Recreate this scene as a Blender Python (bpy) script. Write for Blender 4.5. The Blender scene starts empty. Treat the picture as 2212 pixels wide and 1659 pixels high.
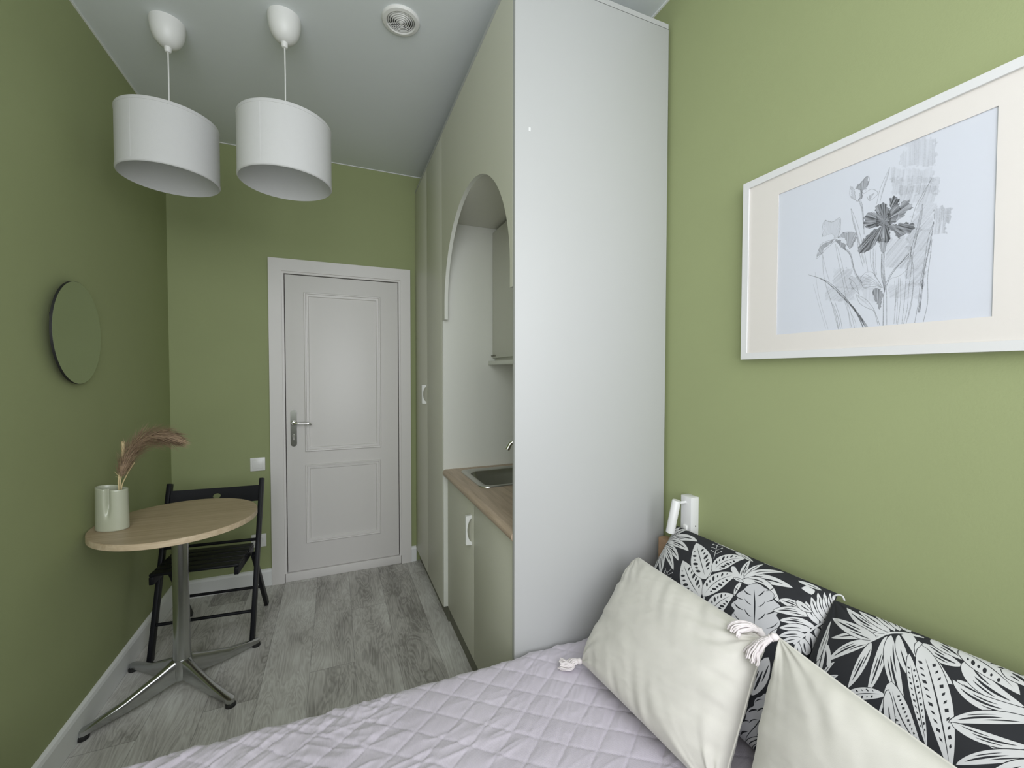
import bpy, bmesh, math, random
import numpy as np
from mathutils import Vector, Matrix
from mathutils.geometry import delaunay_2d_cdt

S = bpy.context.scene
COL = S.collection
PI = math.pi

# ------------------------------------------------------------ camera, world, light, exposure
cam_d = bpy.data.cameras.new('camera')
cam_d.sensor_width = 36.0
cam_d.lens = 912.48 * 36.0 / 2212.0
cam_d.clip_start = 0.01
cam = bpy.data.objects.new('camera', cam_d)
COL.objects.link(cam)
r_ = Vector((0.92290128, -0.38503428, 0.00135456))
u_ = Vector((0.00896028, 0.02499396, 0.99964745))
f_ = Vector((0.38493239, 0.92256377, -0.02651697))
cam.matrix_world = Matrix(((r_.x, u_.x, -f_.x, 0.0), (r_.y, u_.y, -f_.y, 0.0), (r_.z, u_.z, -f_.z, 1.35078), (0, 0, 0, 1)))
S.camera = cam

world = bpy.data.worlds.new('world')
S.world = world
world.use_nodes = True
bg = world.node_tree.nodes['Background']
bg.inputs['Color'].default_value = (0.75, 0.87, 1.0, 1)
bg.inputs['Strength'].default_value = 0.6

WIN = (-0.85, 1.08, 0.70, 2.60)            # window opening x0, x1, z0, z1
YW = -0.35                                 # window wall
sky = bpy.data.lights.new('daylight', 'AREA')
sky.shape = 'RECTANGLE'
sky.size = WIN[1] - WIN[0] - 0.06
sky.size_y = WIN[3] - WIN[2] - 0.06
sky.energy = 50.0
sky.color = (0.955, 0.965, 1.0)
so = bpy.data.objects.new('daylight', sky)
COL.objects.link(so)
so.location = ((WIN[0] + WIN[1]) / 2, YW - 0.20, (WIN[2] + WIN[3]) / 2 + 0.08)
so.rotation_euler = (math.radians(70), 0, math.radians(-12))

vs = S.view_settings
vs.view_transform = 'Standard'
vs.look = 'None'
vs.gamma = 1.0
vs.use_curve_mapping = False
vs.exposure = 0.0
S.cycles.max_bounces = 10
S.cycles.diffuse_bounces = 6
S.cycles.glossy_bounces = 5

# ------------------------------------------------------------ material helpers
def lin(r, g, b):
    f = lambda c: (c / 255 / 12.92) if c / 255 <= 0.04045 else ((c / 255 + 0.055) / 1.055) ** 2.4
    return (f(r), f(g), f(b), 1)

class NT:
    def __init__(s, name):
        s.m = bpy.data.materials.new(name)
        s.m.use_nodes = True
        s.t = s.m.node_tree
        s.b = s.t.nodes['Principled BSDF']
    def n(s, typ, **kw):
        nd = s.t.nodes.new(typ)
        for k, v in kw.items():
            if k in nd.inputs.keys():
                nd.inputs[k].default_value = v
            else:
                setattr(nd, k, v)
        return nd
    def l(s, a, b):
        s.t.links.new(a, b)

def mat(name, col, rough=0.5, metal=0.0, noise=0.03, nscale=30, bump=0.0, bscale=200, spec=0.5, coat=0.0, sheen=0.0, stretch=(1, 1, 1)):
    q = NT(name)
    c = col if len(col) == 4 else (*col, 1)
    q.b.inputs['Roughness'].default_value = rough
    q.b.inputs['Metallic'].default_value = metal
    q.b.inputs['Specular IOR Level'].default_value = spec
    q.b.inputs['Coat Weight'].default_value = coat
    q.b.inputs['Sheen Weight'].default_value = sheen
    tc = q.n('ShaderNodeTexCoord')
    mp = q.n('ShaderNodeMapping')
    mp.inputs['Scale'].default_value = stretch
    q.l(tc.outputs['Object'], mp.inputs['Vector'])
    nz = q.n('ShaderNodeTexNoise', Scale=nscale, Detail=3.0)
    q.l(mp.outputs['Vector'], nz.inputs['Vector'])
    mx = q.n('ShaderNodeMix', data_type='RGBA')
    mx.inputs[6].default_value = tuple(x * (1 - noise) for x in c[:3]) + (1,)
    mx.inputs[7].default_value = tuple(min(1, x * (1 + noise)) for x in c[:3]) + (1,)
    q.l(nz.outputs['Fac'], mx.inputs[0])
    q.l(mx.outputs[2], q.b.inputs['Base Color'])
    if bump:
        n2 = q.n('ShaderNodeTexNoise', Scale=bscale, Detail=4.0)
        q.l(mp.outputs['Vector'], n2.inputs['Vector'])
        bp = q.n('ShaderNodeBump', Strength=bump, Distance=0.002)
        q.l(n2.outputs['Fac'], bp.inputs['Height'])
        q.l(bp.outputs['Normal'], q.b.inputs['Normal'])
    return q.m

M = {}
M['wall'] = mat('sage_wall_paint', (0.310, 0.350, 0.172), 0.75, noise=0.025, nscale=6, bump=0.12, bscale=260)
M['ceiling'] = mat('ceiling_paint', (0.71, 0.745, 0.755), 0.7, noise=0.01)
M['white'] = mat('white_paint', (0.72, 0.70, 0.68), 0.42, noise=0.01)
M['trim'] = mat('white_trim', (0.80, 0.81, 0.80), 0.45, noise=0.01)
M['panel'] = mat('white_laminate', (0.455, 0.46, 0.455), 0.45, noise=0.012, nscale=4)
M['sage'] = mat('sage_grey_gloss', (0.61, 0.61, 0.51), 0.42, noise=0.01, nscale=4)
M['sage_edge'] = mat('pale_edge_band', (0.70, 0.71, 0.65), 0.4, noise=0.01)
M['inner'] = mat('niche_laminate', (0.62, 0.62, 0.55), 0.4, noise=0.015)
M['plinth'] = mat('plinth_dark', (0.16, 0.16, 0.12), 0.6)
M['handle'] = mat('handle_white', (0.78, 0.79, 0.76), 0.35)
M['chrome'] = mat('chrome', (0.72, 0.72, 0.70), 0.12, 1.0, noise=0.0)
M['nickel'] = mat('door_nickel', (0.17, 0.175, 0.15), 0.2, 1.0, noise=0.02)
M['alu'] = mat('polished_aluminium', (0.50, 0.51, 0.50), 0.24, 1.0, noise=0.05, nscale=10)
M['steel'] = mat('brushed_steel', (0.55, 0.55, 0.52), 0.28, 1.0, noise=0.04)
M['black'] = mat('black_wood_paint', (0.0070, 0.0075, 0.0100), 0.45, noise=0.1, spec=0.25)
M['rubber'] = mat('black_rubber', (0.012, 0.012, 0.012), 0.6)
M['shade'] = mat('white_shade_fabric', (0.70, 0.70, 0.70), 0.85, noise=0.02, nscale=60, bump=0.25, bscale=900)
_t = M['shade'].node_tree
_o = [n_ for n_ in _t.nodes if n_.type == 'OUTPUT_MATERIAL'][0]
_p = _t.nodes['Principled BSDF']
_tr = _t.nodes.new('ShaderNodeBsdfTranslucent')
_tr.inputs['Color'].default_value = (0.8, 0.8, 0.78, 1)
_mx = _t.nodes.new('ShaderNodeMixShader')
_mx.inputs[0].default_value = 0.22
_t.links.new(_p.outputs[0], _mx.inputs[1]); _t.links.new(_tr.outputs[0], _mx.inputs[2]); _t.links.new(_mx.outputs[0], _o.inputs['Surface'])
M['lampwhite'] = mat('white_plastic', (0.74, 0.74, 0.72), 0.4, noise=0.0)
M['vase'] = mat('celadon_glaze', (0.46, 0.48, 0.37), 0.3, noise=0.05, nscale=25, coat=0.25)
M['reed'] = mat('dry_reed', (0.62, 0.50, 0.28), 0.7, noise=0.15, nscale=60)
M['plume'] = mat('pampas_plume', (0.42, 0.30, 0.20), 0.9, noise=0.55, nscale=60)
M['headboard'] = mat('oak_wood', (0.34, 0.215, 0.13), 0.55, noise=0.2, nscale=12, stretch=(1, 1, 8))
M['mattress'] = mat('mattress_fabric', (0.6, 0.6, 0.6), 0.9)
M['mat_board'] = mat('mat_board', (0.84, 0.80, 0.765), 0.85, noise=0.01)
M['frame'] = mat('frame_white', (0.70, 0.70, 0.70), 0.35, noise=0.0)
M['tassel'] = mat('tassel_cotton', (0.72, 0.67, 0.67), 0.9, noise=0.06)
M['switch'] = mat('switch_plastic', (0.80, 0.80, 0.78), 0.3, noise=0.0)
M['dark'] = mat('dark_gap', (0.02, 0.02, 0.02), 0.6)

# cream velvet
def velvet(name, c):
    q = NT(name)
    q.b.inputs['Roughness'].default_value = 0.85
    q.b.inputs['Sheen Weight'].default_value = 0.25
    q.b.inputs['Sheen Roughness'].default_value = 0.4
    tc = q.n('ShaderNodeTexCoord')
    nz = q.n('ShaderNodeTexNoise', Scale=9.0, Detail=6.0, Roughness=0.6)
    q.l(tc.outputs['Object'], nz.inputs['Vector'])
    rp = q.n('ShaderNodeValToRGB')
    rp.color_ramp.elements[0].position = 0.3
    rp.color_ramp.elements[1].position = 0.72
    rp.color_ramp.elements[0].color = tuple(x * 0.93 for x in c) + (1,)
    rp.color_ramp.elements[1].color = tuple(min(1, x * 1.05) for x in c) + (1,)
    q.l(nz.outputs['Fac'], rp.inputs['Fac'])
    q.l(rp.outputs['Color'], q.b.inputs['Base Color'])
    n2 = q.n('ShaderNodeTexNoise', Scale=700.0, Detail=2.0)
    q.l(tc.outputs['Object'], n2.inputs['Vector'])
    bp = q.n('ShaderNodeBump', Strength=0.15, Distance=0.001)
    q.l(n2.outputs['Fac'], bp.inputs['Height'])
    q.l(bp.outputs['Normal'], q.b.inputs['Normal'])
    return q.m
M['velvet'] = velvet('cream_velvet', (0.62, 0.60, 0.55))

# wood grain for the table top and the worktop
def wood(name, c0, c1, axis, rough=0.45, sc=1.0):
    q = NT(name)
    q.b.inputs['Roughness'].default_value = rough
    tc = q.n('ShaderNodeTexCoord')
    mp = q.n('ShaderNodeMapping')
    s = [55 * sc, 55 * sc, 55 * sc]
    s[axis] = 3.2 * sc
    mp.inputs['Scale'].default_value = s
    q.l(tc.outputs['Object'], mp.inputs['Vector'])
    nz = q.n('ShaderNodeTexNoise', Scale=1.0, Detail=6.0, Roughness=0.62, Distortion=0.6)
    q.l(mp.outputs['Vector'], nz.inputs['Vector'])
    rp = q.n('ShaderNodeValToRGB')
    rp.color_ramp.elements[0].position = 0.32
    rp.color_ramp.elements[1].position = 0.68
    rp.color_ramp.elements[0].color = (*c0, 1)
    rp.color_ramp.elements[1].color = (*c1, 1)
    q.l(nz.outputs['Fac'], rp.inputs['Fac'])
    q.l(rp.outputs['Color'], q.b.inputs['Base Color'])
    return q.m
M['oak'] = wood('light_oak_laminate', (0.36, 0.27, 0.17), (0.49, 0.385, 0.26), 0)
M['oak_edge'] = wood('light_oak_edge', (0.50, 0.385, 0.25), (0.68, 0.56, 0.40), 0)
M['worktop'] = wood('oak_worktop', (0.38, 0.29, 0.205), (0.56, 0.44, 0.33), 1)

# grey oak planks
def floor_mat():
    q = NT('grey_oak_planks')
    N, L = q.n, q.l
    q.b.inputs['Specular IOR Level'].default_value = 0.35
    tc = N('ShaderNodeTexCoord')
    sp = N('ShaderNodeSeparateXYZ')
    L(tc.outputs['Object'], sp.inputs[0])
    def ma(op, a, b=None, c=None):
        nd = N('ShaderNodeMath', operation=op)
        for i, x in enumerate((a, b, c)):
            if x is None: continue
            if hasattr(x, 'links'): L(x, nd.inputs[i])
            else: nd.inputs[i].default_value = x
        return nd.outputs[0]
    W, LEN = 0.19, 1.28
    xs = ma('DIVIDE', ma('ADD', sp.outputs[0], 3 * W + 0.12), W)
    row = ma('FLOOR', xs)
    fx = ma('FRACT', xs)
    wn = N('ShaderNodeTexWhiteNoise', noise_dimensions='1D')
    L(row, wn.inputs['W'])
    ys = ma('ADD', ma('DIVIDE', sp.outputs[1], LEN), ma('MULTIPLY', wn.outputs['Value'], 3.0))
    fy = ma('FRACT', ys)
    idx = ma('ADD', ma('MULTIPLY', row, 13.7), ma('FLOOR', ys))
    wn2 = N('ShaderNodeTexWhiteNoise', noise_dimensions='1D')
    L(idx, wn2.inputs['W'])
    # per plank shifted coordinates
    cb = N('ShaderNodeCombineXYZ')
    L(ma('MULTIPLY', sp.outputs[0], 1.0), cb.inputs[0])
    L(sp.outputs[1], cb.inputs[1])
    L(ma('MULTIPLY', wn2.outputs['Value'], 37.0), cb.inputs[2])
    mp = N('ShaderNodeMapping')
    mp.inputs['Scale'].default_value = (11, 1.9, 1)
    L(cb.outputs[0], mp.inputs['Vector'])
    n1 = N('ShaderNodeTexNoise', Scale=1.0, Detail=3.0, Roughness=0.55, Distortion=1.4)
    L(mp.outputs['Vector'], n1.inputs['Vector'])
    # cathedral rings
    rg = ma('FRACT', ma('MULTIPLY', n1.outputs['Fac'], 11.0))
    rg2 = ma('ABSOLUTE', ma('SUBTRACT', rg, 0.5))
    mp2 = N('ShaderNodeMapping')
    mp2.inputs['Scale'].default_value = (210, 7, 1)
    L(cb.outputs[0], mp2.inputs['Vector'])
    n2 = N('ShaderNodeTexNoise', Scale=1.0, Detail=4.0, Roughness=0.6)
    L(mp2.outputs['Vector'], n2.inputs['Vector'])
    mp3 = N('ShaderNodeMapping')
    mp3.inputs['Scale'].default_value = (7, 3.2, 1)
    L(cb.outputs[0], mp3.inputs['Vector'])
    n3 = N('ShaderNodeTexNoise', Scale=1.0, Detail=3.0)
    L(mp3.outputs['Vector'], n3.inputs['Vector'])
    v = ma('ADD', ma('MULTIPLY', n2.outputs['Fac'], 0.30), ma('MULTIPLY', rg2, 0.30))
    v = ma('ADD', v, ma('MULTIPLY', n3.outputs['Fac'], 0.62))
    v = ma('ADD', v, ma('MULTIPLY', wn2.outputs['Value'], 0.16))
    rp = N('ShaderNodeValToRGB')
    e = rp.color_ramp.elements
    e[0].position = 0.42
    e[0].color = (0.25, 0.24, 0.222, 1)
    e[1].position = 0.92
    e[1].color = (0.74, 0.745, 0.71, 1)
    m_ = rp.color_ramp.elements.new(0.62)
    m_.color = (0.49, 0.475, 0.45, 1)
    L(v, rp.inputs['Fac'])
    # joints
    jx = ma('LESS_THAN', ma('ABSOLUTE', ma('SUBTRACT', fx, 0.5)), 0.493)
    jy = ma('LESS_THAN', ma('ABSOLUTE', ma('SUBTRACT', fy, 0.5)), 0.4988)
    j = ma('ADD', ma('MULTIPLY', ma('MULTIPLY', jx, jy), 0.35), 0.65)
    mx = N('ShaderNodeMix', data_type='RGBA', blend_type='MULTIPLY')
    mx.inputs[0].default_value = 1.0
    L(rp.outputs['Color'], mx.inputs[6])
    L(j, mx.inputs[7])
    L(mx.outputs[2], q.b.inputs['Base Color'])
    L(ma('ADD', ma('MULTIPLY', n2.outputs['Fac'], 0.15), 0.38), q.b.inputs['Roughness'])
    bp = N('ShaderNodeBump', Strength=0.2, Distance=0.001)
    L(n2.outputs['Fac'], bp.inputs['Height'])
    L(bp.outputs['Normal'], q.b.inputs['Normal'])
    return q.m
M['floor'] = floor_mat()

# corduroy-like quilt cloth
def quilt_mat():
    q = NT('lavender_grey_corduroy')
    N, L = q.n, q.l
    q.b.inputs['Roughness'].default_value = 0.9
    q.b.inputs['Sheen Weight'].default_value = 0.3
    tc = N('ShaderNodeTexCoord')
    nz = N('ShaderNodeTexNoise', Scale=5.0, Detail=5.0)
    L(tc.outputs['Object'], nz.inputs['Vector'])
    mx = N('ShaderNodeMix', data_type='RGBA')
    mx.inputs[6].default_value = (0.46, 0.42, 0.485, 1)
    mx.inputs[7].default_value = (0.56, 0.52, 0.58, 1)
    L(nz.outputs['Fac'], mx.inputs[0])
    L(mx.outputs[2], q.b.inputs['Base Color'])
    wv = N('ShaderNodeTexWave', Scale=110.0, Distortion=0.4, bands_direction='X')
    L(tc.outputs['Object'], wv.inputs['Vector'])
    bp = N('ShaderNodeBump', Strength=0.25, Distance=0.0008)
    L(wv.outputs['Fac'], bp.inputs['Height'])
    L(bp.outputs['Normal'], q.b.inputs['Normal'])
    return q.m
M['quilt'] = quilt_mat()

def glass_mat(name, tint, k):
    q = NT(name)
    out = [n for n in q.t.nodes if n.type == 'OUTPUT_MATERIAL'][0]
    tr = q.n('ShaderNodeBsdfTransparent', Color=tint)
    gl = q.n('ShaderNodeBsdfGlossy', Roughness=0.02)
    fr = q.n('ShaderNodeLayerWeight', Blend=0.12)
    mu = q.n('ShaderNodeMath', operation='MULTIPLY')
    mu.inputs[1].default_value = k
    q.l(fr.outputs[0], mu.inputs[0])
    ms = q.n('ShaderNodeMixShader')
    q.l(mu.outputs[0], ms.inputs[0])
    q.l(tr.outputs[0], ms.inputs[1])
    q.l(gl.outputs[0], ms.inputs[2])
    q.l(ms.outputs[0], out.inputs['Surface'])
    return q.m
M['glass'] = glass_mat('clear_glass', (1, 1, 1, 1), 0.8)
M['mirror'] = mat('mirror_silver', (0.64, 0.67, 0.64), 0.015, 1.0, noise=0.0)

def attr_mat(name, attr, rough=0.85):
    q = NT(name)
    q.b.inputs['Roughness'].default_value = rough
    a = q.n('ShaderNodeVertexColor', layer_name=attr)
    q.l(a.outputs['Color'], q.b.inputs['Base Color'])
    return q.m
M['ink'] = mat('charcoal_print', (0.016, 0.017, 0.021), 0.85, noise=0.1)
M['print'] = mat('white_leaf_print', (0.60, 0.60, 0.605), 0.85, noise=0.03)
M['print_grey'] = mat('pale_grey_leaf_print', (0.50, 0.50, 0.52), 0.85, noise=0.03)
M['drawing'] = attr_mat('pencil_on_paper', 'pencil', 0.8)

# ------------------------------------------------------------ mesh helpers
def link(name, me, m=None, parent=None, smooth=None, matrix=None):
    o = bpy.data.objects.new(name, me)
    COL.objects.link(o)
    if m is not None:
        for x in (m if isinstance(m, (list, tuple)) else [m]):
            me.materials.append(M[x] if isinstance(x, str) else x)
    if parent is not None:
        o.parent = parent
        o.matrix_parent_inverse = parent.matrix_world.inverted() if False else Matrix.Translation(-parent.location) if parent.rotation_euler.z == 0 else (Matrix.Translation(parent.location) @ Matrix.Rotation(parent.rotation_euler.z, 4, 'Z')).inverted()
        if parent.parent is not None:
            o.matrix_parent_inverse = Matrix.Identity(4)
    return o

def from_bm(name, bm, m, parent=None, smooth=None):
    me = bpy.data.meshes.new(name)
    bm.normal_update()
    if smooth is not None:
        for f in bm.faces: f.smooth = True
        if smooth > 0:
            for e in bm.edges:
                if len(e.link_faces) == 2:
                    e.smooth = e.calc_face_angle(0) < math.radians(smooth)
    bm.to_mesh(me)
    bm.free()
    return link(name, me, m, parent)

def box(bm, x0, x1, y0, y1, z0, z1, bev=0.0, mi=0, seg=2):
    vs_ = [bm.verts.new(p) for p in ((x0, y0, z0), (x1, y0, z0), (x1, y1, z0), (x0, y1, z0), (x0, y0, z1), (x1, y0, z1), (x1, y1, z1), (x0, y1, z1))]
    fs = []
    for q in ((3, 2, 1, 0), (4, 5, 6, 7), (0, 1, 5, 4), (1, 2, 6, 5), (2, 3, 7, 6), (3, 0, 4, 7)):
        f = bm.faces.new([vs_[i] for i in q])
        f.material_index = mi
        fs.append(f)
    if bev:
        es = set(e for f in fs for e in f.edges)
        bmesh.ops.bevel(bm, geom=list(es), offset=bev, segments=seg, affect='EDGES', profile=0.5, material=mi)
    return vs_

def bx(name, x0, x1, y0, y1, z0, z1, m, parent=None, bev=0.0):
    bm = bmesh.new()
    box(bm, x0, x1, y0, y1, z0, z1, bev)
    return from_bm(name, bm, m, parent, 40 if bev else None)

def sheet(name, pts, m, parent):
    bm = bmesh.new()
    bm.faces.new([bm.verts.new(p) for p in pts])
    return from_bm(name, bm, m, parent)

def prism(bm, pts, axis, a, b, mi=0):
    """extrude 2D polygon (list of pairs) along axis between a and b"""
    def P(p, t):
        if axis == 0: return (t, p[0], p[1])
        if axis == 1: return (p[0], t, p[1])
        return (p[0], p[1], t)
    A = [bm.verts.new(P(p, a)) for p in pts]
    B = [bm.verts.new(P(p, b)) for p in pts]
    n = len(pts)
    fs = [bm.faces.new(A), bm.faces.new(B[::-1])]
    for i in range(n):
        fs.append(bm.faces.new((A[i], B[i], B[(i + 1) % n], A[(i + 1) % n])))
    for f in fs: f.material_index = mi
    bmesh.ops.recalc_face_normals(bm, faces=fs)
    return fs

def tube(bm, pts, rad, seg=12, cap=True, mi=0):
    pts = [Vector(p) for p in pts]
    n = len(pts)
    R = rad if isinstance(rad, (list, tuple)) else [rad] * n
    T = []
    for i in range(n):
        d = pts[min(i + 1, n - 1)] - pts[max(i - 1, 0)]
        T.append(d.normalized() if d.length > 1e-9 else Vector((0, 0, 1)))
    up = Vector((0, 0, 1)) if abs(T[0].z) < 0.9 else Vector((1, 0, 0))
    a = T[0].cross(up).normalized()
    rings = []
    for i in range(n):
        a = (a - T[i] * a.dot(T[i]))
        a = a.normalized() if a.length > 1e-6 else T[i].orthogonal().normalized()
        b = T[i].cross(a)
        rings.append([bm.verts.new(pts[i] + (a * math.cos(2 * PI * k / seg) + b * math.sin(2 * PI * k / seg)) * R[i]) for k in range(seg)])
    for i in range(n - 1):
        for k in range(seg):
            f = bm.faces.new((rings[i][k], rings[i][(k + 1) % seg], rings[i + 1][(k + 1) % seg], rings[i + 1][k]))
            f.material_index = mi
    if cap:
        bm.faces.new(rings[0][::-1]).material_index = mi
        bm.faces.new(rings[-1]).material_index = mi
    return rings

def lathe(bm, prof, c, seg=48, mi=0, close=False):
    """prof: list of (r, z); around vertical axis at c (x,y)"""
    rings = []
    for r, z in prof:
        if r < 1e-6:
            rings.append([bm.verts.new((c[0], c[1], z))])
        else:
            rings.append([bm.verts.new((c[0] + r * math.cos(2 * PI * k / seg), c[1] + r * math.sin(2 * PI * k / seg), z)) for k in range(seg)])
    pairs = list(zip(rings[:-1], rings[1:]))
    if close: pairs.append((rings[-1], rings[0]))
    fs = []
    for A, B in pairs:
        for k in range(seg):
            k2 = (k + 1) % seg
            if len(A) == 1 and len(B) == 1: continue
            if len(A) == 1: fs.append(bm.faces.new((A[0], B[k], B[k2])))
            elif len(B) == 1: fs.append(bm.faces.new((A[k], B[0], A[k2])))
            else: fs.append(bm.faces.new((A[k], B[k], B[k2], A[k2])))
    bmesh.ops.recalc_face_normals(bm, faces=fs)
    return fs

def thing(name, loc, label, cat, rz=0.0, group=None, kind=None):
    o = bpy.data.objects.new(name, None)
    o.empty_display_size = 0.05
    COL.objects.link(o)
    o.location = loc
    o.rotation_euler = (0, 0, rz)
    if label: o['label'] = label
    if cat: o['category'] = cat
    if group: o['group'] = group
    if kind: o['kind'] = kind
    return o

def tag(o, label=None, cat=None, group=None, kind=None):
    for k, v in (('label', label), ('category', cat), ('group', group), ('kind', kind)):
        if v: o[k] = v
    return o

def struct(o): 
    o['kind'] = 'structure'
    return o

def vnoise(x, y, seed=0):
    """smooth value noise on arrays"""
    xi = np.floor(x).astype(np.int64); yi = np.floor(y).astype(np.int64)
    fx = x - xi; fy = y - yi
    fx = fx * fx * (3 - 2 * fx); fy = fy * fy * (3 - 2 * fy)
    def h(a, b):
        n = (a * 374761393 + b * 668265263 + seed * 974634777) & 0x7fffffff
        n = (n ^ (n >> 13)) * 1274126177 & 0x7fffffff
        n = (n ^ (n >> 16)) & 0xffff
        return n / 32767.5 - 1.0
    return (h(xi, yi) * (1 - fx) + h(xi + 1, yi) * fx) * (1 - fy) + (h(xi, yi + 1) * (1 - fx) + h(xi + 1, yi + 1) * fx) * fy

def grid_mesh(name, P, m, parent=None, extra=None):
    """P: (ny, nx, 3) array -> smooth mesh"""
    ny, nx = P.shape[:2]
    me = bpy.data.meshes.new(name)
    me.vertices.add(nx * ny)
    me.vertices.foreach_set('co', P.reshape(-1).astype(np.float32))
    i = np.arange(nx - 1)[None, :] + np.arange(ny - 1)[:, None] * nx
    q = np.stack([i, i + 1, i + 1 + nx, i + nx], -1).reshape(-1, 4)
    nf = len(q)
    me.loops.add(nf * 4)
    me.loops.foreach_set('vertex_index', q.reshape(-1).astype(np.int32))
    me.polygons.add(nf)
    me.polygons.foreach_set('loop_start', (np.arange(nf) * 4).astype(np.int32))
    me.polygons.foreach_set('loop_total', np.full(nf, 4, np.int32))
    me.polygons.foreach_set('use_smooth', np.ones(nf, bool))
    me.update(calc_edges=True)
    me.validate()
    return link(name, me, m, parent)

# ------------------------------------------------------------ room
XL, XR, YB, CZ = -0.896, 1.148, 3.047, 2.728
T = 0.12
struct(bx('floor', XL - T, XR + T, YW - T, YB + T, -0.1, 0.0, 'floor'))
struct(bx('ceiling', XL - T, XR + T, YW - T, YB + T, CZ, CZ + 0.1, 'ceiling'))
struct(bx('wall_left', XL - T, XL, YW - T, YB + T, 0, CZ, 'wall'))
struct(bx('wall_right', XR, XR + T, YW - T, YB + T, 0, CZ, 'wall'))
# door wall with an opening for the leaf
DX0, DX1, DZ = -0.312, 0.421, 1.99
bm = bmesh.new()
box(bm, XL, DX0, YB, YB + T, 0, CZ)
box(bm, DX1, XR, YB, YB + T, 0, CZ)
box(bm, DX0, DX1, YB, YB + T, DZ, CZ)
struct(from_bm('wall_back', bm, 'wall'))
# window wall (behind the camera)
bm = bmesh.new()
box(bm, XL, WIN[0], YW - T, YW, 0, CZ)
box(bm, WIN[1], XR, YW - T, YW, 0, CZ)
box(bm, WIN[0], WIN[1], YW - T, YW, 0, WIN[2])
box(bm, WIN[0], WIN[1], YW - T, YW, WIN[3], CZ)
struct(from_bm('wall_front', bm, 'wall'))
w = thing('window_1', (0.05, YW, WIN[2]), None, None, kind='structure')
bm = bmesh.new()
fw = 0.045
box(bm, WIN[0], WIN[1], YW - 0.09, YW - 0.03, WIN[2], WIN[2] + fw, 0.004)
box(bm, WIN[0], WIN[1], YW - 0.09, YW - 0.03, WIN[3] - fw, WIN[3], 0.004)
for xx in (WIN[0], WIN[1] - fw, (WIN[0] + WIN[1] - fw) / 2):
    box(bm, xx, xx + fw, YW - 0.088, YW - 0.032, WIN[2] + fw, WIN[3] - fw, 0.004)
from_bm('window_frame', bm, 'white', w, 40)
sheet('pane', [(WIN[0] + fw, YW - 0.06, WIN[2] + fw), (WIN[1] - fw, YW - 0.06, WIN[2] + fw), (WIN[1] - fw, YW - 0.06, WIN[3] - fw), (WIN[0] + fw, YW - 0.06, WIN[3] - fw)], 'glass', w)
bx('window_sill', WIN[0] - 0.03, WIN[1] + 0.03, YW - 0.02, YW + 0.10, WIN[2] - 0.03, WIN[2] - 0.002, 'white', w, 0.004)

# baseboards
def baseboard(name, pts):
    bm = bmesh.new()
    prism(bm, pts[0], pts[1], pts[2], pts[3])
    return struct(from_bm(name, bm, 'trim'))
prof = lambda x, s: [(x, 0.0), (x + s * 0.016, 0.0), (x + s * 0.016, 0.088), (x + s * 0.012, 0.1), (x + s * 0.004, 0.106), (x, 0.106)]
baseboard('baseboard_left', (prof(XL, 1), 1, YW, YB))
b = bmesh.new()
for x0, x1 in ((XL + 0.016, -0.386), (0.489, 0.5235)):
    prism(b, [(YB - (p[0] - XL), p[1]) for p in prof(XL, 1)], 0, x0, x1)
struct(from_bm('baseboard_back', b, 'trim'))
baseboard('baseboard_right', (prof(XR, -1), 1, YW, -0.19))
# thin bead at the edge of the stretch ceiling
b = bmesh.new()
box(b, XL, XL + 0.007, YW, YB, CZ - 0.004, CZ)
box(b, XR - 0.007, XR, YW, YB, CZ - 0.004, CZ)
box(b, XL + 0.007, XR - 0.007, YB - 0.007, YB, CZ - 0.004, CZ)
struct(from_bm('trim_1', b, 'trim'))

# ------------------------------------------------------------ door
d = thing('door_1', (0.054, YB, 0), None, None, kind='structure')
def casing():
    bm = bmesh.new()
    y0, y1 = YB - 0.022, YB
    O = [(-0.384, 0.0), (-0.384, 2.069), (0.488, 2.069), (0.488, 0.0)]
    I = [(-0.311, 0.0), (-0.311, 1.992), (0.420, 1.992), (0.420, 0.0)]
    for k in range(3):
        prism(bm, [O[k], O[k + 1], I[k + 1], I[k]], 1, y0, y1)
    return bm
from_bm('door_casing', casing(), 'white', d)
b = bmesh.new()
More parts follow.
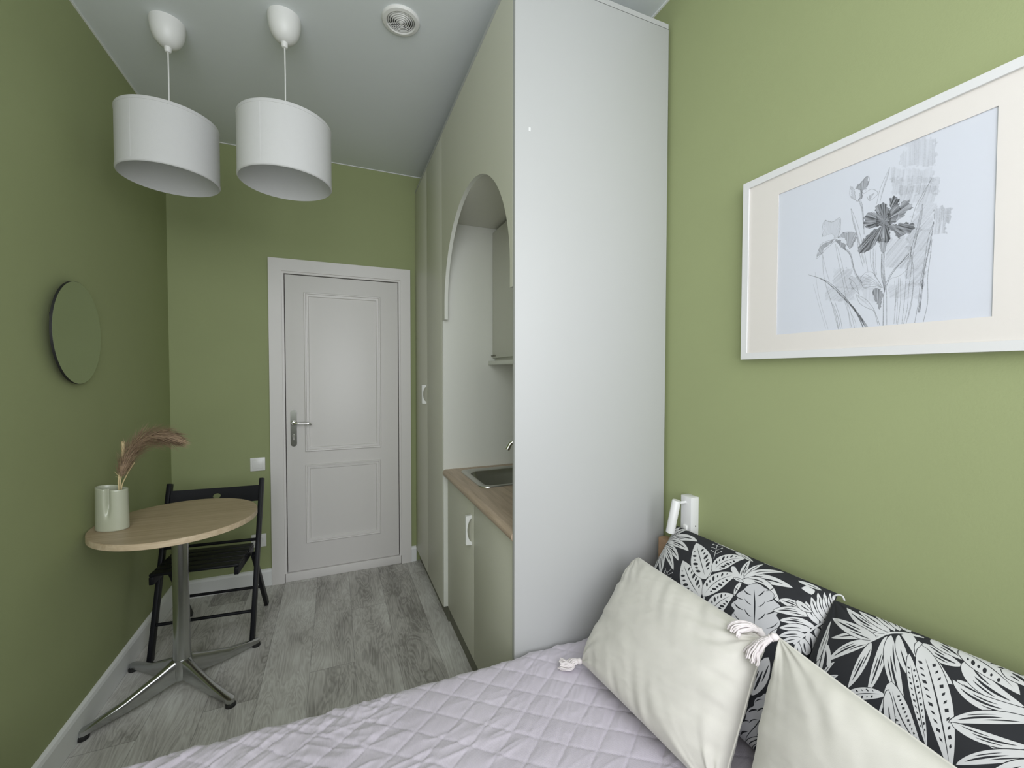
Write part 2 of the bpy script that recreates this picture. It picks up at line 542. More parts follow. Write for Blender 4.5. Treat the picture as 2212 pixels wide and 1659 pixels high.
# jamb with stop step
for x0, x1, x2 in ((-0.311, -0.299, 1), (0.408, 0.420, -1)):
    box(b, x0, x1, YB - 0.012, YB + 0.10, 0.055, 1.992)
box(b, -0.299, 0.408, YB - 0.012, YB + 0.10, 1.979, 1.992)
from_bm('door_jamb', b, 'white', d)
bx('threshold', -0.309, 0.418, YB - 0.016, YB + 0.10, 0.0, 0.056, 'white', d, 0.004)
bx('door_stop', -0.299, 0.408, YB + 0.045, YB + 0.06, 0.06, 1.978, 'white', d)
b = bmesh.new()
LX0, LX1, LZ0, LZ1 = -0.2945, 0.4035, 0.060, 1.9735
yf = YB - 0.006
box(b, LX0, LX1, yf, yf + 0.040, LZ0, LZ1, 0.002)
from_bm('door_leaf', b, 'white', d, 40)
leaf = [o for o in d.children if o.name == 'door_leaf'][0]
def moulding(x0, x1, z0, z1, name):
    bm = bmesh.new()
    # raised bead all the way round: (offset inward, height)
    pr = [(0.0, 0.0), (0.0005, 0.009), (0.004, 0.013), (0.010, 0.012), (0.0125, 0.004), (0.0175, 0.004), (0.019, 0.0085), (0.026, 0.0080), (0.030, 0.0)]
    rings = []
    for o_, h in pr:
        rings.append([bm.verts.new(p) for p in ((x0 + o_, yf - h, z0 + o_), (x1 - o_, yf - h, z0 + o_), (x1 - o_, yf - h, z1 - o_), (x0 + o_, yf - h, z1 - o_))])
    for A, B in zip(rings[:-1], rings[1:]):
        for k in range(4):
            bm.faces.new((A[k], A[(k + 1) % 4], B[(k + 1) % 4], B[k]))
    bmesh.ops.recalc_face_normals(bm, faces=bm.faces)
    return from_bm(name, bm, 'white', d)
moulding(-0.187, 0.286, 0.836, 1.868, 'door_moulding')
moulding(-0.187, 0.280, 0.237, 0.750, 'door_moulding')
# handle
hb = bmesh.new()
def stadium(cx, cz, w_, h_, n=10):
    r = w_ / 2
    return [(cx + r * math.cos(a), cz + h_ / 2 - r + r * math.sin(a)) for a in [PI * i / n for i in range(n + 1)]] + \
           [(cx + r * math.cos(a), cz - h_ / 2 + r + r * math.sin(a)) for a in [PI + PI * i / n for i in range(n + 1)]]
prism(hb, stadium(-0.2525, 0.992, 0.036, 0.235), 1, yf - 0.004, yf)
prism(hb, stadium(-0.2525, 0.992, 0.029, 0.222), 1, yf - 0.008, yf - 0.004)
for zz in (1.098, 0.886):
    tube(hb, [(-0.2525, yf - 0.008, zz), (-0.2525, yf - 0.011, zz)], 0.006, 14)
hp = from_bm('handle_plate', hb, 'nickel', d, 30)
tag(hp, 'patinated metal plate')
hb = bmesh.new()
tube(hb, [(-0.2525, yf - 0.008, 1.026), (-0.2525, yf - 0.018, 1.026), (-0.2525, yf - 0.022, 1.026)], [0.0165, 0.0165, 0.012], 24)
tube(hb, [(-0.2525, yf - 0.02, 1.026), (-0.2525, yf - 0.046, 1.026), (-0.248, yf - 0.053, 1.0262), (-0.235, yf - 0.056, 1.027), (-0.205, yf - 0.056, 1.029), (-0.18, yf - 0.055, 1.028), (-0.160, yf - 0.054, 1.023), (-0.147, yf - 0.053, 1.016)],
     [0.0085, 0.0085, 0.009, 0.0085, 0.0075, 0.0085, 0.0085, 0.006], 14)
from_bm('lever', hb, 'chrome', d, 40)
hb = bmesh.new()
prism(hb, [(-0.2525 + 0.0085 * math.cos(a), 0.945 + 0.0085 * math.sin(a)) for a in [-0.9 + (2 * PI - 1.34) * i / 14 for i in range(15)]] + [(-0.2585, 0.917), (-0.2465, 0.917)], 1, yf - 0.0115, yf - 0.008)
from_bm('lock_cylinder', hb, 'chrome', d)

# switch and socket
def wallplate(name, x0, x1, z0, z1, label, cat, sock=False):
    t = thing(name, ((x0 + x1) / 2, YB, z0), label, cat)
    bx('plate', x0, x1, YB - 0.009, YB, z0, z1, 'switch', t, 0.003)
    i = 0.014
    if sock:
        bm = bmesh.new()
        cx, cz = (x0 + x1) / 2, (z0 + z1) / 2
        pr = [(0.027, 0.0), (0.027, 0.004), (0.022, 0.004), (0.021, -0.006), (0.0, -0.006)]
        rr = []
        for r, h in pr:
            rr.append([bm.verts.new((cx + r * math.cos(2 * PI * k / 28), YB - 0.009 - h, cz + r * math.sin(2 * PI * k / 28))) for k in range(28)] if r else [bm.verts.new((cx, YB - 0.009 - h, cz))])
        for A, B in zip(rr[:-1], rr[1:]):
            for k in range(28):
                if len(B) == 1: bm.faces.new((A[k], A[(k + 1) % 28], B[0]))
                else: bm.faces.new((A[k], A[(k + 1) % 28], B[(k + 1) % 28], B[k]))
        bmesh.ops.recalc_face_normals(bm, faces=bm.faces)
        from_bm('socket_cup', bm, 'switch', t)
    else:
        bx('rocker', x0 + i, x1 - i, YB - 0.0125, YB - 0.008, z0 + i, z1 - i, 'switch', t, 0.0015)
    return t
wallplate('light_switch', -0.4965, -0.4145, 0.7345, 0.8175, 'square white light switch on the green wall left of the door', 'switch')
wallplate('power_socket', -0.4965, -0.4145, 0.252, 0.334, 'white power socket low on the green wall behind the black chair', 'socket', True)

# ------------------------------------------------------------ cabinets
XF = 0.5257      # front plane of gables, tall doors and arch panel
TZ = 2.624       # top of the cabinet run
YP = 1.237       # end panel, side facing the room
YG = 2.2285      # far gable face towards the niche (visible side)
GT = 0.018
# end panel
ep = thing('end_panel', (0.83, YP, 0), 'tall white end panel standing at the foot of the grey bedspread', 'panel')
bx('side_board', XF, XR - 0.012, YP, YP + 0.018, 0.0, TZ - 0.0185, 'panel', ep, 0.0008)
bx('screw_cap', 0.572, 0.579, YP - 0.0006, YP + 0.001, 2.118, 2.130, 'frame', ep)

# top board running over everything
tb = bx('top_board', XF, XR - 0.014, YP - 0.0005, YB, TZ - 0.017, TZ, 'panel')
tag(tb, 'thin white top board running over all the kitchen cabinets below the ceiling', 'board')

# tall cabinet
tc_ = thing('tall_cabinet', (0.83, 2.64, 0), 'tall sage grey two door cabinet beside the white door', 'cabinet')
bm = bmesh.new()
box(bm, XF + 0.001, XR - 0.005, YG - 0.018, YG, 0.09, 1.6275)
box(bm, XF + 0.0185, XR - 0.005, YG - 0.018, YG, 1.6275, TZ - 0.018)
from_bm('gable', bm, 'sage_edge', tc_)
bm = bmesh.new()
box(bm, XF + 0.02, XR - 0.006, YG + 0.001, YB - 0.002, 0.09, TZ - 0.018)
from_bm('carcass', bm, 'inner', tc_)
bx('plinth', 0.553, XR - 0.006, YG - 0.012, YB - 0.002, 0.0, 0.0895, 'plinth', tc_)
SEAM = 2.634
for y0, y1 in ((YG + 0.002, SEAM - 0.0012), (SEAM + 0.0012, YB - 0.004)):
    dd = bx('door', XF, XF + 0.018, y0, y1, 0.084, TZ - 0.019, ['sage'], tc_, 0.001)
def bow_handle(xf, yc, z0, z1, parent, name='handle'):
    """flat bow: straight outer edge, hollowed inner edge, standing off the door"""
    bm = bmesh.new()
    h = (z1 - z0)
    n = 16
    out = [(xf - 0.026, z0 + 0.002), (xf - 0.027, z1 - 0.002)]
    top = [(xf, z1), ]
    inner = []
    for i in range(n + 1):
        t = i / n
        z = z1 - 0.012 - t * (h - 0.024)
        inner.append((xf - 0.021 * math.sin(PI * t) ** 0.55 + 0.0, z))
    pts = [(xf, z1)] + inner + [(xf, z0)] + out
    prism(bm, pts, 1, yc - 0.008, yc + 0.008)
    return from_bm(name, bm, 'handle', parent)
dl = [o for o in tc_.children if o.name.startswith('door')]
h1 = bow_handle(XF, SEAM + 0.035, 1.155, 1.275, dl[1])
tag(h1, 'white bow handle')

# base cabinet
bc = thing('base_cabinet', (0.83, 1.74, 0), 'low sage grey kitchen cabinet with two doors under the wooden worktop', 'cabinet')
XD = 0.549
bx('carcass', XD + 0.019, XR - 0.006, YP + 0.02, YG - 0.019, 0.09, 0.70, 'inner', bc)
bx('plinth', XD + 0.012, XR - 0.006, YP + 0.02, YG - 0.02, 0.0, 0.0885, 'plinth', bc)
bm = bmesh.new()
box(bm, XD + 0.019, XD + 0.035, YP + 0.02, YG - 0.019, 0.70, 0.795)
from_bm('front_rail', bm, 'inner', bc)
BS = 1.7465
bd = []
for y0, y1 in ((YP + 0.021, BS - 0.0012), (BS + 0.0012, YG - 0.020)):
    bd.append(bx('door', XD, XD + 0.018, y0, y1, 0.086, 0.792, 'sage', bc, 0.001))
h2 = bow_handle(XD, BS + 0.035, 0.590, 0.722, bd[1])
tag(h2, 'white bow handle')

# worktop with sink cut-out (post-formed front edge)
WZ0, WZ1 = 0.796, 0.834
SX0, SX1, SY0, SY1 = 0.612, 0.99, 1.795, 2.135
wy0, wy1 = YP + 0.0185, YG - 0.0185
bm = bmesh.new()
n = 8
fr = [(XF + 0.006, WZ0)] 
R = 0.017
cz = (WZ0 + WZ1) / 2
frp = [(XF - 0.004 + R - R * math.cos(a), cz + 0.019 * math.sin(a)) for a in [-PI / 2 + PI * i / n for i in range(n + 1)]]
prism(bm, frp + [(SX0, WZ1), (SX0, WZ0)], 1, wy0, wy1)
box(bm, SX1, XR - 0.005, wy0, wy1, WZ0, WZ1)
box(bm, SX0, SX1, wy0, SY0, WZ0, WZ1)
box(bm, SX0, SX1, SY1, wy1, WZ0, WZ1)
wt = from_bm('worktop', bm, 'worktop', None, 35)
tag(wt, 'brown wood effect worktop with rounded front edge in the kitchen niche', 'worktop')

# sink
sk = thing('sink', ((SX0 + SX1) / 2, (SY0 + SY1) / 2, WZ1), 'steel kitchen sink set into the wooden worktop', 'sink')
def rrect(x0, x1, y0, y1, r, z, n=6):
    P = []
    for cx, cy, a0 in ((x1 - r, y1 - r, 0), (x0 + r, y1 - r, PI / 2), (x0 + r, y0 + r, PI), (x1 - r, y0 + r, 3 * PI / 2)):
        for i in range(n + 1):
            a = a0 + PI / 2 * i / n
            P.append((cx + r * math.cos(a), cy + r * math.sin(a), z))
    return P
bm = bmesh.new()
rim = [(0.016, 0.0, 0.045), (0.015, 0.004, 0.045), (0.010, 0.0055, 0.042), (-0.006, 0.004, 0.035), (-0.012, 0.0015, 0.032), (-0.018, 0.0, 0.03), (-0.024, -0.004, 0.045), (-0.028, -0.03, 0.045), (-0.036, -0.11, 0.05), (-0.05, -0.125, 0.05), (-0.11, -0.13, 0.03)]
rings = [[bm.verts.new(p) for p in rrect(SX0 - o_, SX1 + o_, SY0 - o_, SY1 + o_, r, WZ1 + z)] for o_, z, r in rim]
for A, B in zip(rings[:-1], rings[1:]):
    for k in range(len(A)):
        bm.faces.new((A[k], A[(k + 1) % len(A)], B[(k + 1) % len(A)], B[k]))
bm.faces.new(rings[-1])
bmesh.ops.recalc_face_normals(bm, faces=bm.faces)
bowl = from_bm('bowl', bm, 'steel', sk, 50)
bm = bmesh.new()
lathe(bm, [(0.0, WZ1 - 0.124), (0.012, WZ1 - 0.124), (0.02, WZ1 - 0.1285), (0.036, WZ1 - 0.1265), (0.043, WZ1 - 0.1285), (0.044, WZ1 - 0.1305)], ((SX0 + SX1) / 2 - 0.02, (SY0 + SY1) / 2), 28)
from_bm('drain', bm, 'chrome', sk, 40)
# tap
tp = thing('kitchen_tap', (1.045, 1.86, WZ1), 'chrome kitchen tap with a curved spout over the sink', 'tap')
bm = bmesh.new()
lathe(bm, [(0.0, WZ1), (0.027, WZ1), (0.027, WZ1 + 0.008), (0.02, WZ1 + 0.014), (0.02, WZ1 + 0.09), (0.014, WZ1 + 0.10), (0.0, WZ1 + 0.10)], (1.045, 1.86), 28)
from_bm('tap_body', bm, 'chrome', tp, 40)
bm = bmesh.new()
sp_ = [(1.045, 1.86, WZ1 + 0.09), (1.04, 1.862, WZ1 + 0.14), (1.01, 1.87, WZ1 + 0.175), (0.95, 1.888, WZ1 + 0.195), (0.88, 1.91, WZ1 + 0.20), (0.835, 1.925, WZ1 + 0.19), (0.80, 1.937, WZ1 + 0.165), (0.785, 1.942, WZ1 + 0.135)]
tube(bm, sp_, [0.012] * 3 + [0.0115] * 4 + [0.0125], 16)
from_bm('spout', bm, 'chrome', tp, 60)
bm = bmesh.new()
tube(bm, [(1.045, 1.84, WZ1 + 0.08), (1.045, 1.79, WZ1 + 0.11)], [0.007, 0.005], 12)
from_bm('tap_lever', bm, 'chrome', tp, 60)

# niche: back panel, lid
kn = thing('kitchen_niche', (XF, 1.73, 1.63), 'sage grey panel with a round arch cut out over the kitchen niche', 'niche')
bk = bx('splashback', XR - 0.0045, XR - 0.0005, YP + 0.02, YG - 0.019, WZ1 + 0.001, 2.14, 'inner', kn)
nl = bx('lid_board', XF + 0.018, XR - 0.006, YP + 0.0195, YG - 0.0195, 2.143, 2.161, 'inner', kn)

# arch panel
bm = bmesh.new()
ay0, ay1 = YP + 0.019, YG + 0.0005
az0, az1 = 1.628, TZ - 0.0185
oy0, oy1 = 1.279, 2.172
rad = (oy1 - oy0) / 2
oyc = (oy0 + oy1) / 2
spring = 2.146 - rad - 0.0
arc = [(oyc + rad * math.cos(a), spring + (2.146 - spring) * math.sin(a)) for a in [PI * i / 64 for i in range(65)]]
# arch outline as two side strips plus a crown built from quads
def arch_face(x, flip):
    F = []
    V = {}
    def v(p):
        k = (round(p[0], 6), round(p[1], 6))
        if k not in V: V[k] = bm.verts.new((x, p[0], p[1]))
        return V[k]
    top = [(p[0], az1) for p in arc]
    for i in range(64):
        q = [v(arc[i]), v(arc[i + 1]), v(top[i + 1]), v(top[i])]
        F.append(q)
    F.append([v((oy1, az0)), v(arc[0]), v(top[0]), v((ay1, az1)), v((ay1, az0))])
    F.append([v((oy0, az0)), v((ay0, az0)), v((ay0, az1)), v(top[-1]), v(arc[-1])])
    for q in F:
        bm.faces.new(q if flip else q[::-1])
    return V
V0 = arch_face(XF, True)
V1 = arch_face(XF + 0.018, False)
loop = [(ay1, az0), (oy1, az0)] + arc + [(oy0, az0), (ay0, az0), (ay0, az1)] + [(p[0], az1) for p in arc[::-1]] + [(ay1, az1)]
k = lambda p: (round(p[0], 6), round(p[1], 6))
for a, b_ in zip(loop, loop[1:] + loop[:1]):
    if k(a) in V0 and k(b_) in V0:
        f = bm.faces.new((V0[k(a)], V0[k(b_)], V1[k(b_)], V1[k(a)]))
        f.material_index = 1
bmesh.ops.recalc_face_normals(bm, faces=bm.faces)
ap = from_bm('arch_panel', bm, ['sage', 'sage_edge'], kn)

# wall cabinet in the niche
wc = thing('wall_cabinet', (0.97, 1.75, 1.4), 'pale wall cupboard hanging inside the arched niche above the sink', 'cabinet')
bx('bottom_board', 0.779, XR - 0.006, YP + 0.021, YG - 0.0195, 1.394, 1.414, 'sage_edge', wc, 0.001)
bx('carcass', 0.822, XR - 0.006, YP + 0.022, YG - 0.0195, 1.416, 2.13, 'inner', wc)
wd = bx('door', 0.803, 0.820, YP + 0.024, YG - 0.024, 1.432, 2.118, 'inner', wc, 0.001)
bx('finger_strip', 0.796, 0.822, YG - 0.075, YG - 0.0195, 1.441, 1.447, 'plinth', wc)

# ------------------------------------------------------------ ceiling vent
vt = thing('ceiling_vent', (0.2475, 1.7255, CZ - 0.02), 'round white air vent in the ceiling in front of the cabinets', 'vent')
vc = (0.2475, 1.7255)
bm = bmesh.new()
lathe(bm, [(0.052, CZ), (0.072, CZ), (0.073, CZ - 0.004), (0.068, CZ - 0.010), (0.056, CZ - 0.012), (0.053, CZ - 0.010), (0.052, CZ)], vc, 48)
from_bm('rim', bm, 'lampwhite', vt, 40)
bm = bmesh.new()
lathe(bm, [(0.0, CZ - 0.0012), (0.052, CZ - 0.0012)], vc, 40)
from_bm('duct_dark', bm, 'dark', vt)  # flat near-black disc; the shade inside the vent is put into its colour
bm = bmesh.new()
for i, r in enumerate((0.0085, 0.0165, 0.0245, 0.0325, 0.0405, 0.0480)):
    z = CZ - 0.014 + i * 0.0009
    lathe(bm, [(r - 0.0026, z + 0.003), (r + 0.0014, z + 0.006), (r + 0.0024, z + 0.005), (r - 0.0014, z)], vc, 40, close=True)
lathe(bm, [(0.0, CZ - 0.015), (0.005, CZ - 0.014), (0.006, CZ - 0.010), (0, CZ - 0.010)], vc, 24)
for a in (0.5, 0.5 + 2 * PI / 3, 0.5 + 4 * PI / 3):
    tube(bm, [(vc[0], vc[1], CZ - 0.009), (vc[0] + 0.053 * math.cos(a), vc[1] + 0.053 * math.sin(a), CZ - 0.006)], 0.0012, 6)
from_bm('grille', bm, 'lampwhite', vt, 40)

# ------------------------------------------------------------ pendant lamps
def pendant(c, zb, label, seam_a):
    t = thing('pendant_lamp', (c[0], c[1], CZ), label, 'lamp', group='white drum pendant lamps on the ceiling')
    bm = bmesh.new()
    R = 0.058
    prof = [(0.0, CZ), (R, CZ), (R + 0.0005, CZ - 0.012)]
    for i in range(1, 13):
        a = PI / 2 * i / 12
        prof.append((R * math.cos(a) ** 0.8 if i < 12 else 0.0, CZ - 0.012 - 0.085 * math.sin(a)))
    lathe(bm, prof, c, 40)
    from_bm('canopy', bm, 'lampwhite', t, 50)
    bm = bmesh.new()
    lathe(bm, [(0.0, CZ - 0.088), (0.0125, CZ - 0.088), (0.0115, CZ - 0.111), (0.008, CZ - 0.115), (0.0, CZ - 0.115)], c, 20)
    from_bm('cord_grip', bm, 'lampwhite', t, 40)
    zt = zb + 0.232
    bm = bmesh.new()
    tube(bm, [(c[0], c[1], CZ - 0.11), (c[0] + 0.0008, c[1], CZ - 0.22), (c[0], c[1], zt - 0.045)], 0.0026, 10)
    from_bm('cord', bm, 'lampwhite', t, 60)
    # drum shade with wall thickness and rolled rims
    bm = bmesh.new()
    R = 0.1635
    pr = [(R, zb + 0.002), (R + 0.0012, zb + 0.004), (R + 0.0012, zb + 0.012), (R, zb + 0.0125), (R, zt - 0.0125), (R + 0.0012, zt - 0.012), (R + 0.0012, zt - 0.003), (R, zt), (R - 0.003, zt), (R - 0.0032, zt - 0.012), (R - 0.002, zt - 0.0125), (R - 0.002, zb + 0.0125), (R - 0.0032, zb + 0.012), (R - 0.003, zb)]
    lathe(bm, pr, c, 96, close=True)
    sh = from_bm('lamp_shade', bm, 'shade', t, 50)
    # overlapping fabric seam
    bm = bmesh.new()
    for i in range(4):
        pass
    vsA, vsB = [], []
    for i in range(5):
        a = seam_a + i * 0.017
        rr = R + 0.0005 if i < 4 else R + 0.0001
        vsA.append(bm.verts.new((c[0] + rr * math.cos(a), c[1] + rr * math.sin(a), zb + 0.0125)))
        vsB.append(bm.verts.new((c[0] + rr * math.cos(a), c[1] + rr * math.sin(a), zt - 0.0125)))
    for i in range(4):
        bm.faces.new((vsA[i], vsA[i + 1], vsB[i + 1], vsB[i]))
    a = seam_a
    q0 = bm.verts.new((c[0] + (R) * math.cos(a), c[1] + (R) * math.sin(a), zb + 0.0125)); q1 = bm.verts.new((c[0] + R * math.cos(a), c[1] + R * math.sin(a), zt - 0.0125))
    bm.faces.new((q0, vsA[0], vsB[0], q1))
    from_bm('shade_seam', bm, 'shade', t)
    # spider ring and lamp holder
    bm = bmesh.new()
    for k_ in range(3):
        a = 0.4 + 2 * PI * k_ / 3
        tube(bm, [(c[0] + 0.02 * math.cos(a), c[1] + 0.02 * math.sin(a), zt - 0.04), (c[0] + (R - 0.003) * math.cos(a), c[1] + (R - 0.003) * math.sin(a), zt - 0.006)], 0.0015, 6)
    from_bm('spider', bm, 'lampwhite', t, 60)
    bm = bmesh.new()
    lathe(bm, [(0.0, zt - 0.03), (0.012, zt - 0.032), (0.022, zt - 0.04), (0.02, zt - 0.085), (0.0, zt - 0.085)], c, 24)
    from_bm('lamp_holder', bm, 'lampwhite', t, 40)
    return t
pendant((-0.600, 2.095), 2.114, 'white drum pendant lamp, the left one near the green side wall', -2.10)
pendant((-0.172, 1.890), 2.088, 'white drum pendant lamp, the right one nearer the ceiling vent', -2.05)

# ------------------------------------------------------------ round mirror
mr = thing('round_mirror', (XL, 2.06, 1.30), 'round frameless mirror on the left green wall above the bistro table', 'mirror')
MY, MZ, RM = 2.064, 1.495, 0.188
MT = math.radians(3.6)          # hung a little proud of the wall on its near side
mm = Matrix.Translation((XL + 0.0015, MY + RM, MZ)) @ Matrix.Rotation(MT, 4, 'Z') @ Matrix.Translation((0, -RM, 0))
def disc_x(bm, prof, seg=96):
    rings = []
    for r, x in prof:
        if r < 1e-6: rings.append([bm.verts.new((x, 0, 0))])
        else: rings.append([bm.verts.new((x, r * math.cos(2 * PI * k / seg), r * math.sin(2 * PI * k / seg))) for k in range(seg)])
    for A, B in zip(rings[:-1], rings[1:]):
        for k in range(seg):
            k2 = (k + 1) % seg
            if len(A) == 1: bm.faces.new((A[0], B[k], B[k2]))
            elif len(B) == 1: bm.faces.new((A[k], B[0], A[k2]))
            else: bm.faces.new((A[k], B[k], B[k2], A[k2]))
    bmesh.ops.recalc_face_normals(bm, faces=bm.faces)
    bmesh.ops.transform(bm, matrix=mm, verts=bm.verts)
bm = bmesh.new()
disc_x(bm, [(0.0, 0.0072), (RM - 0.0008, 0.0072), (RM - 0.0008, 0.002)])
from_bm('mirror_glass', bm, 'mirror', mr)
bm = bmesh.new()
disc_x(bm, [(0.0, 0.0), (RM, 0.0), (RM, 0.0066), (RM - 0.0009, 0.0066), (RM - 0.0009, 0.002)])
from_bm('backing', bm, 'rubber', mr)
bm = bmesh.new()
box(bm, XL, XL + 0.016, MY - 0.13, MY - 0.11, MZ + 0.02, MZ + 0.06)
from_bm('wall_bracket', bm, 'rubber', mr)

# ------------------------------------------------------------ bistro table
TC = (-0.6125, 2.168)
tt = thing('bistro_table', (TC[0], TC[1], 0), 'round light oak bistro table on a polished metal pedestal', 'table')
bm = bmesh.new()
TZT = 0.738
RT = 0.281
fs = lathe(bm, [(0.0, TZT - 0.024), (RT - 0.001, TZT - 0.024), (RT, TZT - 0.023), (RT, TZT - 0.0015), (RT - 0.001, TZT), (0.0, TZT)], TC, 128)
for f in bm.faces:
    c_ = f.calc_center_median()
    if math.hypot(c_.x - TC[0], c_.y - TC[1]) > RT - 0.004 and abs(f.normal.z) < 0.5: f.material_index = 1
from_bm('tabletop', bm, ['oak', 'oak_edge'], tt, 30)
bm = bmesh.new()
lathe(bm, [(0.0, TZT - 0.0245), (0.11, TZT - 0.0245), (0.11, TZT - 0.03), (0.03, TZT - 0.033), (0.0, TZT - 0.033)], TC, 40)
from_bm('mounting_plate', bm, 'rubber', tt, 30)
bm = bmesh.new()
PC = (-0.618, 2.186)
lathe(bm, [(0.0, 0.095), (0.0330, 0.095), (0.0325, 0.13), (0.0305, 0.20), (0.029, 0.35), (0.029, TZT - 0.033), (0.0, TZT - 0.033)], (PC[0], PC[1]), 48)
from_bm('column', bm, 'alu', tt, 30)
feet = [(-0.872, 2.012), (-0.405, 1.985), (-0.375, 2.382), (-0.858, 2.395)]
bm = bmesh.new()
lathe(bm, [(0.0, 0.045), (0.03, 0.045), (0.036, 0.06), (0.037, 0.09), (0.034, 0.132), (0.0, 0.134)], PC, 40)
from_bm('hub', bm, 'alu', tt, 40)
for fx, fy in feet:
    bm = bmesh.new()
    d_ = Vector((fx - PC[0], fy - PC[1], 0)); Ln = d_.length; d_.normalize(); s_ = Vector((-d_.y, d_.x, 0))
    st = [(0.012, 0.138, 0.045, 0.024), (0.03, 0.134, 0.043, 0.021), (0.055, 0.121, 0.038, 0.018), (0.09, 0.104, 0.031, 0.0165), (0.14, 0.084, 0.023, 0.0155), (0.19, 0.063, 0.017, 0.015), (Ln - 0.03, 0.042, 0.014, 0.0155), (Ln, 0.036, 0.0135, 0.0165), (Ln + 0.012, 0.033, 0.0135, 0.010)]
    rings = []
    for t_, zt, zb, hw in st:
        sec = []
        for a, z in ((-1, 0.12), (-0.9, 0.88), (-0.6, 0.975), (0, 1.0), (0.6, 0.975), (0.9, 0.88), (1, 0.12), (0.7, 0.0), (-0.7, 0.0)):
            wq = hw * (1.0 if z > 0.5 else 0.86)
            sec.append(bm.verts.new(Vector((PC[0], PC[1], 0)) + d_ * t_ + s_ * (a * wq) + Vector((0, 0, zb + (zt - zb) * z))))
        rings.append(sec)
    for A, B in zip(rings[:-1], rings[1:]):
        for k_ in range(9): bm.faces.new((A[k_], A[(k_ + 1) % 9], B[(k_ + 1) % 9], B[k_]))
    bm.faces.new(rings[0]); bm.faces.new(rings[-1][::-1])
    bmesh.ops.recalc_face_normals(bm, faces=bm.faces)
    lg = from_bm('leg', bm, 'alu', tt, 50)
    bm = bmesh.new()
    lathe(bm, [(0.0, 0.0), (0.018, 0.0), (0.019, 0.004), (0.018, 0.012), (0.012, 0.0165), (0.0, 0.0165)], (fx, fy), 20)
    from_bm('foot_pad', bm, 'rubber', lg, 40)

# ------------------------------------------------------------ vase and dried stems
VC = Vector((-0.8115, 2.114))
va = thing('vase', (VC.x, VC.y, TZT), 'pale green ceramic vase with a pinched groove on the round table', 'vase')
bm = bmesh.new()
axis_dir = math.atan2(-0.385, 0.923)   # long axis across the view
H_ = 0.162
nz, na = 30, 96
def vr(th, z):
    w_ = z / H_
    a, b_ = 0.0575 * (1.0 - 0.05 * w_), 0.040 * (1 - 0.03 * w_)
    r = a * b_ / math.sqrt((b_ * math.cos(th)) ** 2 + (a * math.sin(th)) ** 2)
    g = max(0.0, min(1.0, (w_ - 0.22) / 0.45))
    g = g * g * (3 - 2 * g)
    th0 = -PI / 2 + 0.38
    dth = (th - th0 + PI) % (2 * PI) - PI
    r -= 0.018 * g * math.exp(-(dth / 0.20) ** 2)
    th1 = PI / 2 - 0.38
    dth = (th - th1 + PI) % (2 * PI) - PI
    r -= 0.016 * g * math.exp(-(dth / 0.22) ** 2)
    if z < 0.004: r -= (0.004 - z) * 0.8
    return r
def vring(z, off, zz=None):
    out = []
    for i in range(na):
        th = 2 * PI * i / na
        r = vr(th, z) - off
        out.append(bm.verts.new((VC.x + r * math.cos(th + axis_dir), VC.y + r * math.sin(th + axis_dir), TZT + (z if zz is None else zz) + 0.006 * (z / H_) * math.cos(th - 0.3) * (-1))))
    return out
rings = [vring(z, 0) for z in [0.0, 0.002, 0.004] + [H_ * i / nz for i in range(1, nz + 1)]]
rings.append(vring(H_, 0.0012, H_ + 0.0012)); rings.append(vring(H_, 0.003, H_ + 0.0008)); rings.append(vring(H_, 0.0042, H_ - 0.002))
for i in range(8): rings.append(vring(H_ - 0.02 * (i + 1), 0.0045))
for A, B in zip(rings[:-1], rings[1:]):
    for k_ in range(na): bm.faces.new((A[k_], A[(k_ + 1) % na], B[(k_ + 1) % na], B[k_]))
bm.faces.new(rings[0][::-1]); bm.faces.new(rings[-1])
bmesh.ops.recalc_face_normals(bm, faces=bm.faces)
from_bm('vase_body', bm, 'vase', va, 60)

rnd = random.Random(5)
rv = Vector((0.923, -0.385, 0)); dv = Vector((0.385, 0.923, 0))
V0_ = Vector((VC.x, VC.y, TZT)) + rv * 0.037
def cr(P, n=8):
    P = [Vector(p) for p in P]
    Q = [P[0] * 2 - P[1]] + P + [P[-1] * 2 - P[-2]]
    out = []
    for i in range(1, len(Q) - 2):
        for k_ in range(n):
            t = k_ / n
            out.append(0.5 * ((2 * Q[i]) + (Q[i + 1] - Q[i - 1]) * t + (2 * Q[i - 1] - 5 * Q[i] + 4 * Q[i + 1] - Q[i + 2]) * t * t + (3 * Q[i] - Q[i - 1] - 3 * Q[i + 1] + Q[i + 2]) * t ** 3))
    out.append(P[-1])
    return out
pg = thing('pampas_grass', (V0_.x, V0_.y, TZT + 0.01), 'dried brown pampas grass plume arching to the right out of the vase', 'dried flower')
def at(px, py):   # metres right / up from the stem foot, in the plane facing the room
    return V0_ + rv * px + Vector((0, 0, py))
stemP = cr([at(-0.004, 0.02), at(-0.006, 0.14), at(0.0, 0.20), at(0.014, 0.25)])
bm = bmesh.new(); tube(bm, stemP, 0.0022, 8); from_bm('stem', bm, 'reed', pg, 60)
bm = bmesh.new(); tube(bm, cr([at(0.004, 0.02), at(0.0, 0.15), at(0.022, 0.21), at(0.055, 0.262)]), [0.002] * 16 + [0.0016] * 9, 8); from_bm('stem', bm, 'reed', pg, 60)
spine = cr([at(0.0, 0.205), at(0.014, 0.245), at(0.045, 0.305), at(0.095, 0.350), at(0.150, 0.366), at(0.195, 0.362), at(0.212, 0.358)], 10)
bm = bmesh.new()
NS = len(spine)
